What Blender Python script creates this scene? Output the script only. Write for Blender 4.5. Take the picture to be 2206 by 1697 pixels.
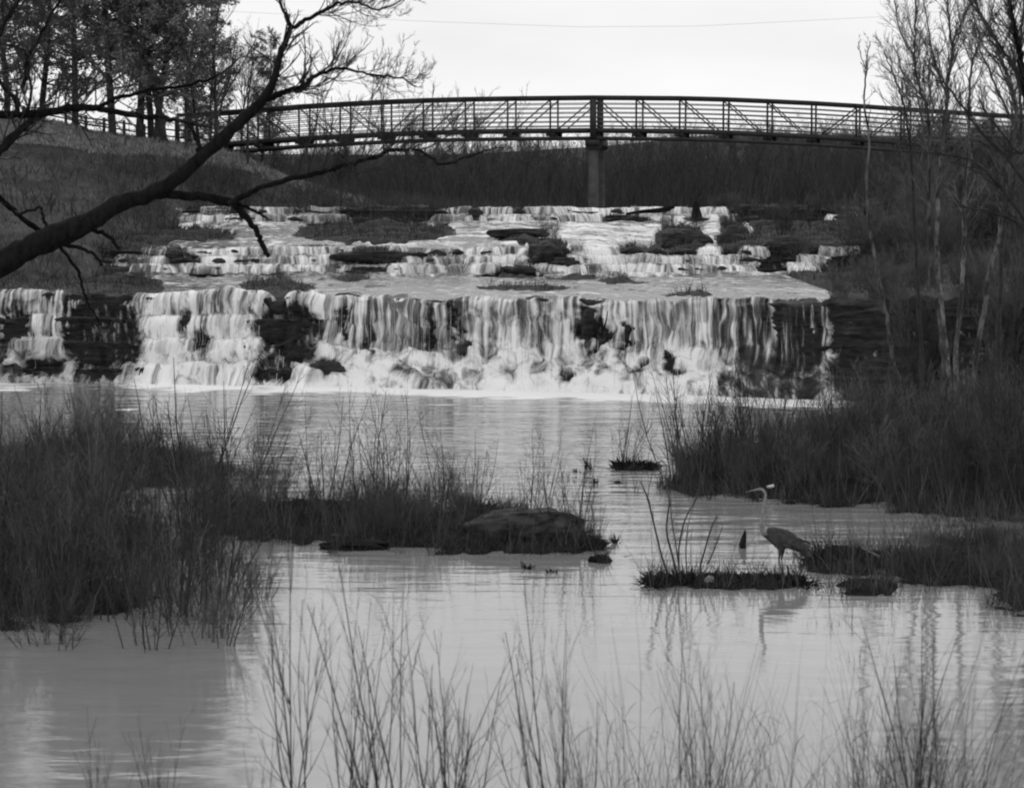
import bpy, math
import numpy as np
from mathutils import Vector, Matrix

for o in list(bpy.data.objects): bpy.data.objects.remove(o, do_unlink=True)
SC = bpy.context.scene
COL = SC.collection

# ------------------------------------------------------------------ camera
IW, IH, F = 2206.0, 1697.0, 6000.0
CX, CY = IW/2, IH/2
HOR = 445.0
CZ = 5.0
TILT = math.atan((CY-HOR)/F)
cam_d = bpy.data.cameras.new('camera')
cam = bpy.data.objects.new('camera', cam_d); COL.objects.link(cam)
cam.location = (0, 0, CZ)
cam.rotation_euler = (math.pi/2-TILT, 0, 0)
cam_d.sensor_width = 36.0
cam_d.lens = 36.0*F/IW
cam_d.clip_start = 0.5
cam_d.clip_end = 3000
cam_d.dof.use_dof = True
cam_d.dof.focus_distance = 80.0
cam_d.dof.aperture_fstop = 5.6
SC.camera = cam
SC.render.resolution_x = 1024; SC.render.resolution_y = 787
SC.cycles.filter_width = 2.1

# ------------------------------------------------------------------ world: overcast, black-and-white light
SUN_EL, SUN_AZ = math.radians(42), math.radians(-35)
w = bpy.data.worlds.new("World"); SC.world = w; w.use_nodes = True
nt = w.node_tree; nt.nodes.clear()
def N(t, typ, **kw):
    n = t.nodes.new(typ)
    for k, v in kw.items(): setattr(n, k, v)
    return n
out = N(nt, 'ShaderNodeOutputWorld'); bg = N(nt, 'ShaderNodeBackground')
sky = N(nt, 'ShaderNodeTexSky', sky_type='NISHITA'); sky.sun_disc = False
sky.sun_elevation = SUN_EL; sky.sun_rotation = SUN_AZ
bw = N(nt, 'ShaderNodeRGBToBW'); nt.links.new(sky.outputs[0], bw.inputs[0])
tc = N(nt, 'ShaderNodeTexCoord'); mp = N(nt, 'ShaderNodeMapping'); mp.inputs['Scale'].default_value = (5, 5, 22)
nz = N(nt, 'ShaderNodeTexNoise'); nz.inputs['Scale'].default_value = 1.0; nz.inputs['Detail'].default_value = 5
nt.links.new(tc.outputs['Generated'], mp.inputs[0]); nt.links.new(mp.outputs[0], nz.inputs[0])
mr = N(nt, 'ShaderNodeMapRange'); mr.inputs[1].default_value = .3; mr.inputs[2].default_value = .7
mr.inputs[3].default_value = 8.6; mr.inputs[4].default_value = 10.3
nt.links.new(nz.outputs[0], mr.inputs[0])
mx = N(nt, 'ShaderNodeMix'); mx.data_type = 'FLOAT'; mx.inputs[0].default_value = .9
nt.links.new(bw.outputs[0], mx.inputs[2]); nt.links.new(mr.outputs[0], mx.inputs[3])
nt.links.new(mx.outputs[0], bg.inputs[0]); bg.inputs[1].default_value = .1
nt.links.new(bg.outputs[0], out.inputs[0])
ld = bpy.data.lights.new('sun', 'SUN'); ld.energy = 0.6; ld.angle = math.radians(14)
sun = bpy.data.objects.new('sun', ld); COL.objects.link(sun)
sun.rotation_euler = (math.pi/2-SUN_EL, 0, math.pi-SUN_AZ)
SC.view_settings.view_transform = 'Standard'; SC.view_settings.look = 'None'
SC.view_settings.exposure = 0.0; SC.view_settings.gamma = 1.0

# ------------------------------------------------------------------ projection helpers
ct, st = math.cos(TILT), math.sin(TILT)
def ray(px, py):
    px = np.asarray(px, float); py = np.asarray(py, float)
    a = (px-CX)/F; b = -(py-CY)/F
    return a, ct+b*st, b*ct-st
def P(px, py, Y):
    a, dy, dz = ray(px, py); k = Y/dy
    return np.stack([a*k, np.broadcast_to(Y, np.shape(a*k))*1.0, CZ+dz*k], -1)
def PZ(px, py, z):
    a, dy, dz = ray(px, py); k = (z-CZ)/dz
    return np.stack([a*k, dy*k, CZ+dz*k], -1)
def proj(x, y, z):
    zz = z-CZ; d = y*ct-zz*st; v = y*st+zz*ct
    return CX+F*x/d, CY-F*v/d

# ------------------------------------------------------------------ numeric noise
rng = np.random.default_rng(11)
def _h(i, j, s):
    n = (i*374761393+j*668265263+s*974634777) & 0xffffffff
    n = ((n ^ (n >> 13))*1274126177) & 0xffffffff
    return ((n ^ (n >> 16)) & 0xffff)/65535.0
def vn(x, y, s=0):
    x, y = np.broadcast_arrays(np.asarray(x, float), np.asarray(y, float))
    i = np.floor(x).astype(np.int64); j = np.floor(y).astype(np.int64)
    u = x-i; v = y-j; u = u*u*(3-2*u); v = v*v*(3-2*v)
    return ((_h(i, j, s)*(1-u)+_h(i+1, j, s)*u)*(1-v)+(_h(i, j+1, s)*(1-u)+_h(i+1, j+1, s)*u)*v)*2-1
def fbm(x, y, o=4, s=0):
    r = 0; a = 1; t = 0
    for k in range(o):
        r = r+a*vn(np.asarray(x)*2**k, np.asarray(y)*2**k, s+k*7); t += a; a *= .5
    return r/t
def ss(a, b, x): t = np.clip((x-a)/(b-a), 0, 1); return t*t*(3-2*t)

# ------------------------------------------------------------------ mesh helpers
def tag(o, label=None, cat=None, group=None, kind=None):
    if label: o['label'] = label
    if cat: o['category'] = cat
    if group: o['group'] = group
    if kind: o['kind'] = kind
    return o
def mesh_np(name, V, Q=None, T=None, smooth=False):
    me = bpy.data.meshes.new(name)
    V = np.asarray(V, np.float32).reshape(-1, 3)
    nq = 0 if Q is None else len(Q); ntri = 0 if T is None else len(T)
    me.vertices.add(len(V)); me.vertices.foreach_set('co', V.ravel())
    me.loops.add(nq*4+ntri*3); me.polygons.add(nq+ntri)
    lv = []
    if nq: lv.append(np.asarray(Q, np.int32).ravel())
    if ntri: lv.append(np.asarray(T, np.int32).ravel())
    me.loops.foreach_set('vertex_index', np.concatenate(lv))
    ls = np.concatenate([np.arange(nq)*4, nq*4+np.arange(ntri)*3]).astype(np.int32)
    me.polygons.foreach_set('loop_start', ls)
    if smooth: me.polygons.foreach_set('use_smooth', np.ones(nq+ntri, bool))
    me.update(calc_edges=True); me.validate()
    return me
def obj(name, me, m=None, parent=None, loc=None):
    o = bpy.data.objects.new(name, me); COL.objects.link(o)
    if m is not None and not me.materials: me.materials.append(m)
    if parent is not None: o.parent = parent
    if loc is not None: o.location = loc
    return o
def empty(name, loc=(0, 0, 0)):
    o = bpy.data.objects.new(name, None); COL.objects.link(o); o.location = loc; o.empty_display_size = .2
    return o
class Geo:
    def __init__(s): s.V = []; s.Q = []; s.T = []; s.n = 0
    def add(s, V, Q=None, T=None):
        V = np.asarray(V).reshape(-1, 3)
        if Q is not None and len(Q): s.Q.append(np.asarray(Q)+s.n)
        if T is not None and len(T): s.T.append(np.asarray(T)+s.n)
        s.V.append(V); s.n += len(V)
    def mesh(s, name, smooth=False, origin=None):
        V = np.concatenate(s.V)
        if origin is not None: V = V-np.asarray(origin)
        return mesh_np(name, V, np.concatenate(s.Q) if s.Q else None, np.concatenate(s.T) if s.T else None, smooth)
    def box(s, a, b):
        a = np.array(a, float); b = np.array(b, float); c = [a, b]
        V = [(c[i][0], c[j][1], c[k][2]) for i in (0, 1) for j in (0, 1) for k in (0, 1)]
        s.add(V, [(0, 1, 3, 2), (4, 6, 7, 5), (0, 4, 5, 1), (2, 3, 7, 6), (0, 2, 6, 4), (1, 5, 7, 3)]); return s
    def beam(s, p, q, wd, ht):
        p = np.array(p, float); q = np.array(q, float); d = q-p; d /= np.linalg.norm(d)
        up = np.array((0, 0, 1.)) if abs(d[2]) < .9 else np.array((0, 1., 0))
        sd = np.cross(d, up); sd /= np.linalg.norm(sd); up = np.cross(sd, d)
        V = [e+sd*wd/2*a+up*ht/2*b for e in (p, q) for a, b in ((-1, -1), (1, -1), (1, 1), (-1, 1))]
        s.add(V, [(0, 3, 2, 1), (4, 5, 6, 7), (0, 1, 5, 4), (1, 2, 6, 5), (2, 3, 7, 6), (3, 0, 4, 7)]); return s
    def tubes(s, pts, rad, k=3):
        pts = np.asarray(pts, float); rad = np.asarray(rad, float)
        if pts.ndim == 2: pts = pts[None]; rad = rad[None]
        B, n, _ = pts.shape
        t = np.gradient(pts, axis=1); t /= np.linalg.norm(t, axis=2, keepdims=True)+1e-9
        m = t.mean(1, keepdims=True); ref = np.where(np.abs(m[..., 2:3]) > .8, np.array([[[1., .2, 0]]]), np.array([[[0, 0, 1.]]]))
        u = np.cross(t, ref); u /= np.linalg.norm(u, axis=2, keepdims=True)+1e-9; v = np.cross(t, u)
        a = np.arange(k)/k*2*math.pi
        R = pts[:, :, None, :]+rad[:, :, None, None]*(u[:, :, None, :]*np.cos(a)[None, None, :, None]+v[:, :, None, :]*np.sin(a)[None, None, :, None])
        idx = np.arange(B*n*k).reshape(B, n, k); nx = np.roll(idx, -1, axis=2)
        Q = np.stack([idx[:, :-1], nx[:, :-1], nx[:, 1:], idx[:, 1:]], -1).reshape(-1, 4)
        s.add(R.reshape(-1, 3), Q); return s
    def ribbons(s, pts, wid, side=None):
        B, n, _ = pts.shape
        if side is None:
            an = rng.uniform(0, 2*math.pi, B); side = np.stack([np.cos(an), np.sin(an)*.6, np.zeros(B)], -1)
        off = side[:, None, :]*wid[:, :, None]/2
        R = np.stack([pts-off, pts+off], 2); idx = np.arange(B*n*2).reshape(B, n, 2)
        Q = np.stack([idx[:, :-1, 0], idx[:, :-1, 1], idx[:, 1:, 1], idx[:, 1:, 0]], -1).reshape(-1, 4)
        s.add(R.reshape(-1, 3), Q); return s
    def leaves(s, c, size):
        n = len(c); a = rng.normal(size=(n, 3)); a /= np.linalg.norm(a, axis=1, keepdims=True)
        b = np.cross(a, rng.normal(size=(n, 3))); b /= np.linalg.norm(b, axis=1, keepdims=True)
        sz = size*rng.uniform(.6, 1.4, (n, 1)); a = a*sz; b = b*sz*.45
        V = np.stack([c-a, c+b, c+a, c-b], 1).reshape(-1, 3)
        s.add(V, np.arange(n*4).reshape(n, 4)); return s
def unit(v): return v/(np.linalg.norm(v, axis=-1, keepdims=True)+1e-9)
def grow(base, d, L, r0, n, wob, up=0., taper=.15):
    Nn = len(base); pts = np.zeros((Nn, n, 3)); pts[:, 0] = base; d = unit(np.array(d, float)); L = np.broadcast_to(L, (Nn,)); r0 = np.broadcast_to(r0, (Nn,))
    for i in range(1, n):
        d = unit(d+rng.normal(0, wob, (Nn, 3))+np.array([0, 0, up]))
        pts[:, i] = pts[:, i-1]+d*(L/(n-1))[:, None]
    t = np.linspace(0, 1, n)
    return pts, r0[:, None]*(1-(1-taper)*t)[None], L
def spawn(pts, rad, L, k, t0, t1, ang, lr, rr, n=4, wob=.12, up=.05, rmin=.0015):
    B, m, _ = pts.shape; idx = np.repeat(np.arange(B), k); M = len(idx)
    t = rng.uniform(t0, t1, M)*(m-1); i = np.minimum(t.astype(int), m-2); f = (t-i)[:, None]
    p0 = pts[idx, i]; p1 = pts[idx, i+1]; base = p0*(1-f)+p1*f; tan = unit(p1-p0)
    per = unit(np.cross(tan, rng.normal(size=(M, 3)))); a = np.radians(rng.uniform(ang[0], ang[1], M))[:, None]
    d = tan*np.cos(a)+per*np.sin(a)
    Lc = L[idx]*lr*(1-.55*t/(m-1))*rng.uniform(.6, 1.3, M)
    rc = np.maximum((rad[idx, i]*(1-f[:, 0])+rad[idx, i+1]*f[:, 0])*rr, rmin)
    return grow(base, d, Lc, rc, n, wob, up, .3)
def smooth_path(pts, per=5, jit=0.):
    p = np.array(pts, float); q = np.vstack([2*p[0]-p[1], p, 2*p[-1]-p[-2]]); o = []
    for i in range(1, len(q)-2):
        for s_ in range(per):
            t = s_/per
            o.append(.5*((2*q[i])+(-q[i-1]+q[i+1])*t+(2*q[i-1]-5*q[i]+4*q[i+1]-q[i+2])*t*t+(-q[i-1]+3*q[i]-3*q[i+1]+q[i+2])*t**3))
    o.append(q[-2]); o = np.array(o)
    if jit: o[1:-1, :3] += rng.normal(0, jit, (len(o)-2, 3))
    return o
def px_limb(pl, Y, dY=0., per=5, jit=.0):
    """pixel polyline (x,y,width) at depth Y (to Y+dY) -> world points, radii"""
    a = np.array(pl, float); Ys = np.linspace(Y, Y+dY, len(a))
    p = P(a[:, 0], a[:, 1], Ys); r = a[:, 2]*Ys/F/2
    q = smooth_path(np.hstack([p, r[:, None]]), per, jit)
    return q[:, :3], np.maximum(q[:, 3], .002)

# ------------------------------------------------------------------ materials (the photograph is black and white)
def mat(name, c1, c2=None, rough=.85, scale=4., bump=.3, stretch=(1, 1, 1), spec=.3, detail=6., lo=.35, hi=.65, bdist=.03, trans=0.):
    m = bpy.data.materials.new(name); m.use_nodes = True; t = m.node_tree; b = t.nodes['Principled BSDF']
    b.inputs['Roughness'].default_value = rough; b.inputs['Specular IOR Level'].default_value = spec
    if c2 is None: c2 = c1
    co = N(t, 'ShaderNodeTexCoord'); ma = N(t, 'ShaderNodeMapping'); ma.inputs['Scale'].default_value = stretch
    n1 = N(t, 'ShaderNodeTexNoise'); n1.inputs['Scale'].default_value = scale; n1.inputs['Detail'].default_value = detail
    n1.inputs['Roughness'].default_value = .62
    t.links.new(co.outputs['Object'], ma.inputs[0]); t.links.new(ma.outputs[0], n1.inputs[0])
    r = N(t, 'ShaderNodeMapRange'); r.inputs[1].default_value = lo; r.inputs[2].default_value = hi
    r.inputs[3].default_value = c1; r.inputs[4].default_value = c2
    t.links.new(n1.outputs[0], r.inputs[0])
    oi = N(t, 'ShaderNodeObjectInfo'); r2 = N(t, 'ShaderNodeMapRange'); r2.inputs[3].default_value = .62; r2.inputs[4].default_value = 1.45
    t.links.new(oi.outputs['Random'], r2.inputs[0]); mu = N(t, 'ShaderNodeMath', operation='MULTIPLY')
    t.links.new(r.outputs[0], mu.inputs[0]); t.links.new(r2.outputs[0], mu.inputs[1])
    t.links.new(mu.outputs[0], b.inputs['Base Color'])
    if bump:
        bp = N(t, 'ShaderNodeBump'); bp.inputs['Strength'].default_value = bump; bp.inputs['Distance'].default_value = bdist
        t.links.new(n1.outputs[0], bp.inputs['Height']); t.links.new(bp.outputs[0], b.inputs['Normal'])
    return m
M = {
 'rock': mat('dark_wet_limestone', .010, .05, .75, 2.2, 1., (1, 1, 5), bdist=.12, spec=.25),
 'slab': mat('grey_limestone', .02, .075, .95, 3, 1., (1, 1, 3), bdist=.05, spec=.1, lo=.4, hi=.6),
 'mud': mat('mud_and_dead_grass', .006, .020, 1., 5, 1., bdist=.08, spec=.05),
 'hill': mat('dry_grass_slope', .024, .085, .95, .45, .7, (1, 1, 2.5), bdist=.25, lo=.4, hi=.62, detail=9),
 'field': mat('ground_soil', .03, .07, .95, .3, .4),
 'steel': mat('dark_painted_steel', .018, .03, .6, 6, .1),
 'rail': mat('weathered_rail_steel', .12, .18, .6, 6, .1),
 'concrete': mat('pier_concrete', .04, .08, .9, 2, .3),
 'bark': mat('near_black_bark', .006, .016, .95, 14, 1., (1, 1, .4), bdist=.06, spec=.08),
 'bark2': mat('grey_bark', .02, .045, .9, 6, .5),
 'birch': mat('mottled_pale_bark', .03, .17, .8, 5, .3, (1, 1, .5), lo=.45, hi=.62),
 'twig': mat('dark_twigs', .022, .055, .9, 3, 0),
 'twigmid': mat('grey_twigs', .03, .07, .9, 3, 0),
 'leafd': mat('dark_evergreen_foliage', .09, .2, .8, 1.2, 0),
 'brush': mat('thicket_stems', .04, .12, .9, 1.4, 0),
 'wood': mat('bare_woodland_twigs', .022, .055, .95, .35, 0),
 'grassd': mat('dark_dead_grass', .013, .055, .95, 2, 0),
 'grassm': mat('grey_reed_grass', .06, .14, .9, 2, 0),
 'grassp': mat('pale_dry_stalks', .2, .38, .9, 2, 0),
 'strand': mat('falling_water_strands', .5, .85, .5, 3, 0),
 'twiglight': mat('grey_sapling_twigs', .08, .17, .9, 3, 0),
 'white': mat('pale_plastic', .6, .7, .5, 3, .1),
 'driftwood': mat('pale_driftwood', .12, .25, .85, 6, .4, (1, 1, 4)),
 'heron': mat('grey_plumage', .035, .075, .9, 14, .3),
 'heronneck': mat('pale_neck_plumage', .18, .30, .9, 14, .3),
}
_t = M['strand'].node_tree; _t.nodes['Principled BSDF'].inputs['Alpha'].default_value = .55
# water of the pool: murky, gently rippled
def water_mat(name, foamy, base=.17, foamc=.8, bstr=.12, falls=False):
    m = bpy.data.materials.new(name); m.use_nodes = True; t = m.node_tree; b = t.nodes['Principled BSDF']
    L = t.links.new
    b.inputs['IOR'].default_value = 1.333; b.inputs['Specular IOR Level'].default_value = .5
    fo = N(t, 'ShaderNodeAttribute', attribute_name='foam'); fu = N(t, 'ShaderNodeAttribute', attribute_name='flowuv')
    if falls:
        ma = N(t, 'ShaderNodeMapping'); ma.inputs['Scale'].default_value = (7.0, .62, 1); L(fu.outputs['Vector'], ma.inputs[0])
        n1 = N(t, 'ShaderNodeTexNoise'); n1.inputs['Scale'].default_value = 1; n1.inputs['Detail'].default_value = 6; n1.inputs['Roughness'].default_value = .5; n1.inputs['Distortion'].default_value = .6
        L(ma.outputs[0], n1.inputs[0])
        mb = N(t, 'ShaderNodeMapping'); mb.inputs['Scale'].default_value = (2.1, 1.5, 1); L(fu.outputs['Vector'], mb.inputs[0])
        n2 = N(t, 'ShaderNodeTexNoise'); n2.inputs['Scale'].default_value = 1; n2.inputs['Detail'].default_value = 9; n2.inputs['Roughness'].default_value = .68; n2.inputs['Distortion'].default_value = .8; L(mb.outputs[0], n2.inputs[0])
        mm = N(t, 'ShaderNodeMix'); mm.data_type = 'FLOAT'; mm.inputs[0].default_value = .42
        tb = N(t, 'ShaderNodeAttribute', attribute_name='turb'); L(tb.outputs['Fac'], mm.inputs[0])
        L(n1.outputs[0], mm.inputs[2]); L(n2.outputs[0], mm.inputs[3]); h = mm.outputs[0]
    else:
        co = N(t, 'ShaderNodeTexCoord')
        ma = N(t, 'ShaderNodeMapping'); ma.inputs['Scale'].default_value = (.7, 1.5, 1); L(co.outputs['Object'], ma.inputs[0])
        n1 = N(t, 'ShaderNodeTexNoise'); n1.inputs['Scale'].default_value = 1.4; n1.inputs['Detail'].default_value = 5; L(ma.outputs[0], n1.inputs[0]); h = n1.outputs[0]
        n2 = N(t, 'ShaderNodeTexNoise'); n2.inputs['Scale'].default_value = .35; n2.inputs['Detail'].default_value = 4; L(ma.outputs[0], n2.inputs[0])
    # foam factor = smoothstep(foam + (noise-.5)*k)
    s = N(t, 'ShaderNodeMath', operation='MULTIPLY_ADD'); s.inputs[1].default_value = 3.6 if falls else 2.6; s.inputs[2].default_value = -1.8 if falls else -1.3
    L(h, s.inputs[0]); ad = N(t, 'ShaderNodeMath', operation='ADD'); L(fo.outputs['Fac'], ad.inputs[0]); L(s.outputs[0], ad.inputs[1])
    r = N(t, 'ShaderNodeMapRange'); r.inputs[1].default_value = .1; r.inputs[2].default_value = 1.0; r.clamp = True; r.interpolation_type = 'SMOOTHSTEP'; L(ad.outputs[0], r.inputs[0])
    # only where foam attribute is non-zero
    g = N(t, 'ShaderNodeMapRange'); g.inputs[1].default_value = .0; g.inputs[2].default_value = .12; L(fo.outputs['Fac'], g.inputs[0])
    f2 = N(t, 'ShaderNodeMath', operation='MULTIPLY'); L(r.outputs[0], f2.inputs[0]); L(g.outputs[0], f2.inputs[1])
    cm = N(t, 'ShaderNodeMapRange'); cm.inputs[3].default_value = base; cm.inputs[4].default_value = foamc; L(f2.outputs[0], cm.inputs[0]); L(cm.outputs[0], b.inputs['Base Color'])
    rm = N(t, 'ShaderNodeMapRange'); rm.inputs[3].default_value = .045 if not falls else .2; rm.inputs[4].default_value = .7; L(f2.outputs[0], rm.inputs[0]); L(rm.outputs[0], b.inputs['Roughness'])
    bp = N(t, 'ShaderNodeBump'); bp.inputs['Strength'].default_value = bstr; bp.inputs['Distance'].default_value = .12 if falls else .05
    L(h, bp.inputs['Height']); L(bp.outputs[0], b.inputs['Normal'])
    if not falls:
        cb = N(t, 'ShaderNodeAttribute', attribute_name='chop'); cc = N(t, 'ShaderNodeMath', operation='MULTIPLY_ADD'); cc.inputs[1].default_value = .45; cc.inputs[2].default_value = .09; L(cb.outputs['Fac'], cc.inputs[0]); L(cc.outputs[0], bp.inputs['Strength'])
    if falls:
        at = N(t, 'ShaderNodeAttribute', attribute_name='flow')
        fb = N(t, 'ShaderNodeAttribute', attribute_name='flat')
        a1 = N(t, 'ShaderNodeMath', operation='MULTIPLY_ADD'); a1.inputs[1].default_value = 2.6; a1.inputs[2].default_value = -1.3; L(h, a1.inputs[0])
        a2 = N(t, 'ShaderNodeMath', operation='ADD'); L(a1.outputs[0], a2.inputs[0]); L(at.outputs['Fac'], a2.inputs[1])
        a3 = N(t, 'ShaderNodeMath', operation='ADD'); L(a2.outputs[0], a3.inputs[0]); L(fb.outputs['Fac'], a3.inputs[1])
        a4 = N(t, 'ShaderNodeMapRange'); a4.inputs[1].default_value = .0; a4.inputs[2].default_value = .95; a4.interpolation_type = 'SMOOTHSTEP'; L(a3.outputs[0], a4.inputs[0])
        L(a4.outputs[0], b.inputs['Alpha'])
    if not falls:
        # ripple strength follows the current: livelier beyond, calmer in the near reach
        bp2 = N(t, 'ShaderNodeBump'); bp2.inputs['Strength'].default_value = bstr; bp2.inputs['Distance'].default_value = .12
        ca = N(t, 'ShaderNodeAttribute', attribute_name='chop'); cs = N(t, 'ShaderNodeMath', operation='MULTIPLY_ADD'); cs.inputs[1].default_value = .8; cs.inputs[2].default_value = .04; L(ca.outputs['Fac'], cs.inputs[0]); L(cs.outputs[0], bp2.inputs['Strength']); L(n2.outputs[0], bp2.inputs['Height']); L(bp.outputs[0], bp2.inputs['Normal']); L(bp2.outputs[0], b.inputs['Normal'])
    return m
M['pool'] = water_mat('murky_rippled_water', False, .23, .8, .22)
M['falls'] = water_mat('tumbling_white_water', True, .12, .84, .32, True)

# ------------------------------------------------------------------ big setting
g = Geo(); xs = np.linspace(-1500, 1500, 2)
g.add([(-1500, -60, -1.6), (1500, -60, -1.6), (1500, 120, -1.6), (-1500, 120, -1.6)], [(0, 1, 2, 3)])
g.add([(-1500, 120, -1.6), (1500, 120, -1.6), (1500, 121, 4.3), (-1500, 121, 4.3)], [(0, 1, 2, 3)])
g.add([(-1500, 121, 4.3), (1500, 121, 4.3), (1500, 2600, 4.3), (-1500, 2600, 4.3)], [(0, 1, 2, 3)])
tag(obj('ground', g.mesh('ground'), M['field']), kind='structure')

def grid_mesh(name, X, Y, Z, m, attrs=None, smooth=True, **kw):
    n, k = X.shape; idx = np.arange(n*k).reshape(n, k)
    Q = np.stack([idx[:-1, :-1], idx[:-1, 1:], idx[1:, 1:], idx[1:, :-1]], -1).reshape(-1, 4)
    me = mesh_np(name, np.stack([X, Y, Z], -1).reshape(-1, 3), Q, smooth=smooth)
    for an, A in (attrs or {}).items():
        if A.ndim == 2:
            at = me.attributes.new(an, 'FLOAT', 'POINT'); at.data.foreach_set('value', A.astype(np.float32).ravel())
        else:
            at = me.attributes.new(an, 'FLOAT_VECTOR', 'POINT'); at.data.foreach_set('vector', A.astype(np.float32).ravel())
    return tag(obj(name, me, m), **kw)

# base line of the lowest fall (depth as a function of world x)
bpx = np.array([-500, 0, 300, 700, 1000, 1500, 1800, 2100, 2700]); bpy_ = np.array([818, 822, 824, 832, 838, 852, 862, 884, 930])
bw_ = PZ(bpx, bpy_, 0.0)
def base_line(x): return np.interp(x, bw_[:, 0], bw_[:, 1])+.45*fbm(x*.45, 3.3, 3, 5)
def ell(px, py, cx, cy, rx, ry): return 1-np.sqrt(((px-cx)/rx)**2+((py-cy)/ry)**2)
def segdist(px, py, pts):
    d = np.full(px.shape, 1e9)
    for (x0, y0, w0), (x1, y1, w1) in zip(pts[:-1], pts[1:]):
        vx, vy = x1-x0, y1-y0; t = np.clip(((px-x0)*vx+(py-y0)*vy)/(vx*vx+vy*vy), 0, 1)
        d = np.minimum(d, np.hypot(px-x0-t*vx, py-y0-t*vy)/(w0+(w1-w0)*t))
    return d

# ------------------------------------------------------------------ cascade terrain
xc = np.arange(-34, 34.01, .085)
b0 = base_line(xc); NX = len(xc)
pxb, _ = proj(xc, b0, 0*xc)
mainf = ss(640, 760, pxb)               # left: stepped ledges, right: steeper face
run1 = 2.1*(1-mainf)+1.5*mainf
lip1 = 2.43+.13*fbm(xc*.5, 8, 3)+.06*fbm(xc*2.6, 4, 3)
Y2 = 95+1.1*fbm(xc*.25, 1, 3, 9)+.3*fbm(xc*1.5, 1, 3, 12); Y3 = 111.5+1.2*fbm(xc*.2, 2, 3, 15)+.4*fbm(xc*1.3, 1, 2, 3)
segs = [(b0-3, -1.0+0*xc, b0-.1, -.3+0*xc, 5, 0), (b0-.1, -.3+0*xc, b0+run1, lip1, 86, 1), (b0+run1, lip1, Y2, 2.56+0*xc, 60, 0),
        (Y2, 2.56+0*xc, Y2+1.6, 3.42+.05*fbm(xc, 1, 2), 36, 2), (Y2+1.6, 3.42+0*xc, Y3, 4.18+0*xc, 60, 3), (Y3, 4.18+0*xc, Y3+2.2, 4.80+0*xc, 34, 4),
        (Y3+2.2, 4.80+0*xc, Y3+6, 4.8+0*xc, 6, 0), (Y3+6, 4.8+0*xc, Y3+9, 4.3+0*xc, 3, 0)]
RY = []; RZ = []; RS = []
for (ya, za, yb, zb, n, kind) in segs:
    for i in range(n):
        t = i/n
        if kind in (1, 2, 4):
            ns = np.where(kind == 1, 4+0*xc, 3 if kind == 2 else 2)
            q = t*ns+np.where(kind == 1, .95, 1.0)*fbm(xc*(.35 if kind != 1 else .9), kind*3, 4 if kind != 1 else 5, 21+kind)*(1 if 0 < t else 0)
            q = np.clip(q, 0, ns); k = np.floor(q); f = q-k
            zf = (k+ss(0, .5, f))/ns; yf = (k+ss(.5, 1, f))/ns
            if kind == 1:
                steep = mainf*.75
                zf = zf*(1-steep)+t*steep
                # main face: rubble apron below, upright above
                yfm = np.where(t < .4, t/.4*.75, .75+(t-.4)/.6*.25)
                yf = yf*(1-steep)+yfm*steep
        elif kind == 3:
            q = t*5+1.4*fbm(xc*.35, 4, 5, 31)*(1 if 0 < t else 0); q = np.clip(q, 0, 5); k = np.floor(q); f = q-k
            zf = (k+ss(0, .25, f))/5; yf = np.full(NX, t)
        else:
            zf = np.full(NX, t); yf = np.full(NX, t)
        RY.append(ya+(yb-ya)*yf); RZ.append(za+(zb-za)*np.clip(zf, 0, 1)); RS.append(np.full(NX, kind)+0*xc)
RY = np.array(RY); RZ = np.array(RZ); RS = np.array(RS); RX = np.broadcast_to(xc, RY.shape).copy()
px, py = proj(RX, RY, RZ)
# warped pixel-of-origin coordinates: where each ledge, island and stream lies on this terrain
wx = px+22*fbm(px/40, py/14, 3, 41); wy = py+6*fbm(px/30+9, py/12, 3, 43)
dry = np.full(px.shape, -1.)
for e in [(222, 725, 92, 105, 1), (622, 715, 66, 80, 1), (600, 790, 50, 32, 1), (702, 792, 36, 24, .8), (1006, 748, 15, 20, .7), (1265, 700, 20, 46, .8), (1295, 728, 15, 40, .8),
          (1352, 722, 10, 34, .6), (1382, 800, 14, 20, .6), (1225, 815, 12, 14, .5), (35, 700, 26, 50, .5), (90, 790, 60, 14, .5), (395, 690, 12, 18, .5), (440, 735, 22, 22, .5),
          (985, 700, 12, 40, .6), (745, 700, 12, 50, .45), (930, 720, 10, 46, .4), (800, 740, 9, 40, .4), (1450, 790, 10, 34, .5),
          (235, 622, 120, 26, 1), (600, 624, 88, 15, 1), (60, 600, 190, 36, 1.2), (100, 545, 150, 60, 1.3),
          (390, 556, 34, 20, 1), (818, 554, 90, 14, 1.2), (790, 586, 46, 9, 1), (250, 585, 40, 9, .6), (500, 598, 120, 5, .7), (1090, 598, 60, 5, .7), (760, 606, 50, 4, .7),
          (375, 512, 150, 17, 1.2), (800, 506, 175, 27, 1.3), (140, 510, 240, 60, 1.5), (940, 495, 50, 8, .8),
          (170, 460, 190, 60, 2), (850, 462, 128, 20, 1.4), (655, 446, 30, 12, 1), (450, 448, 110, 10, .8), (1025, 464, 16, 15, 1), (1120, 452, 12, 8, .6),
          (1120, 520, 55, 12, 1), (1180, 548, 46, 30, 1), (1130, 590, 70, 12, .8), (1360, 545, 30, 14, .8), (1470, 522, 62, 34, 1.2), (1580, 525, 40, 50, 1.2), (1350, 472, 50, 5, .8),
          (1400, 545, 20, 10, .8), (1240, 605, 60, 4, .6), (1130, 625, 110, 5, .7), (1480, 640, 60, 5, .7), (1330, 612, 60, 4, .6)]:
    dry = np.maximum(dry, np.clip(ell(wx, wy, *e[:4])*e[4]*1.6, -1, 1))
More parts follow.
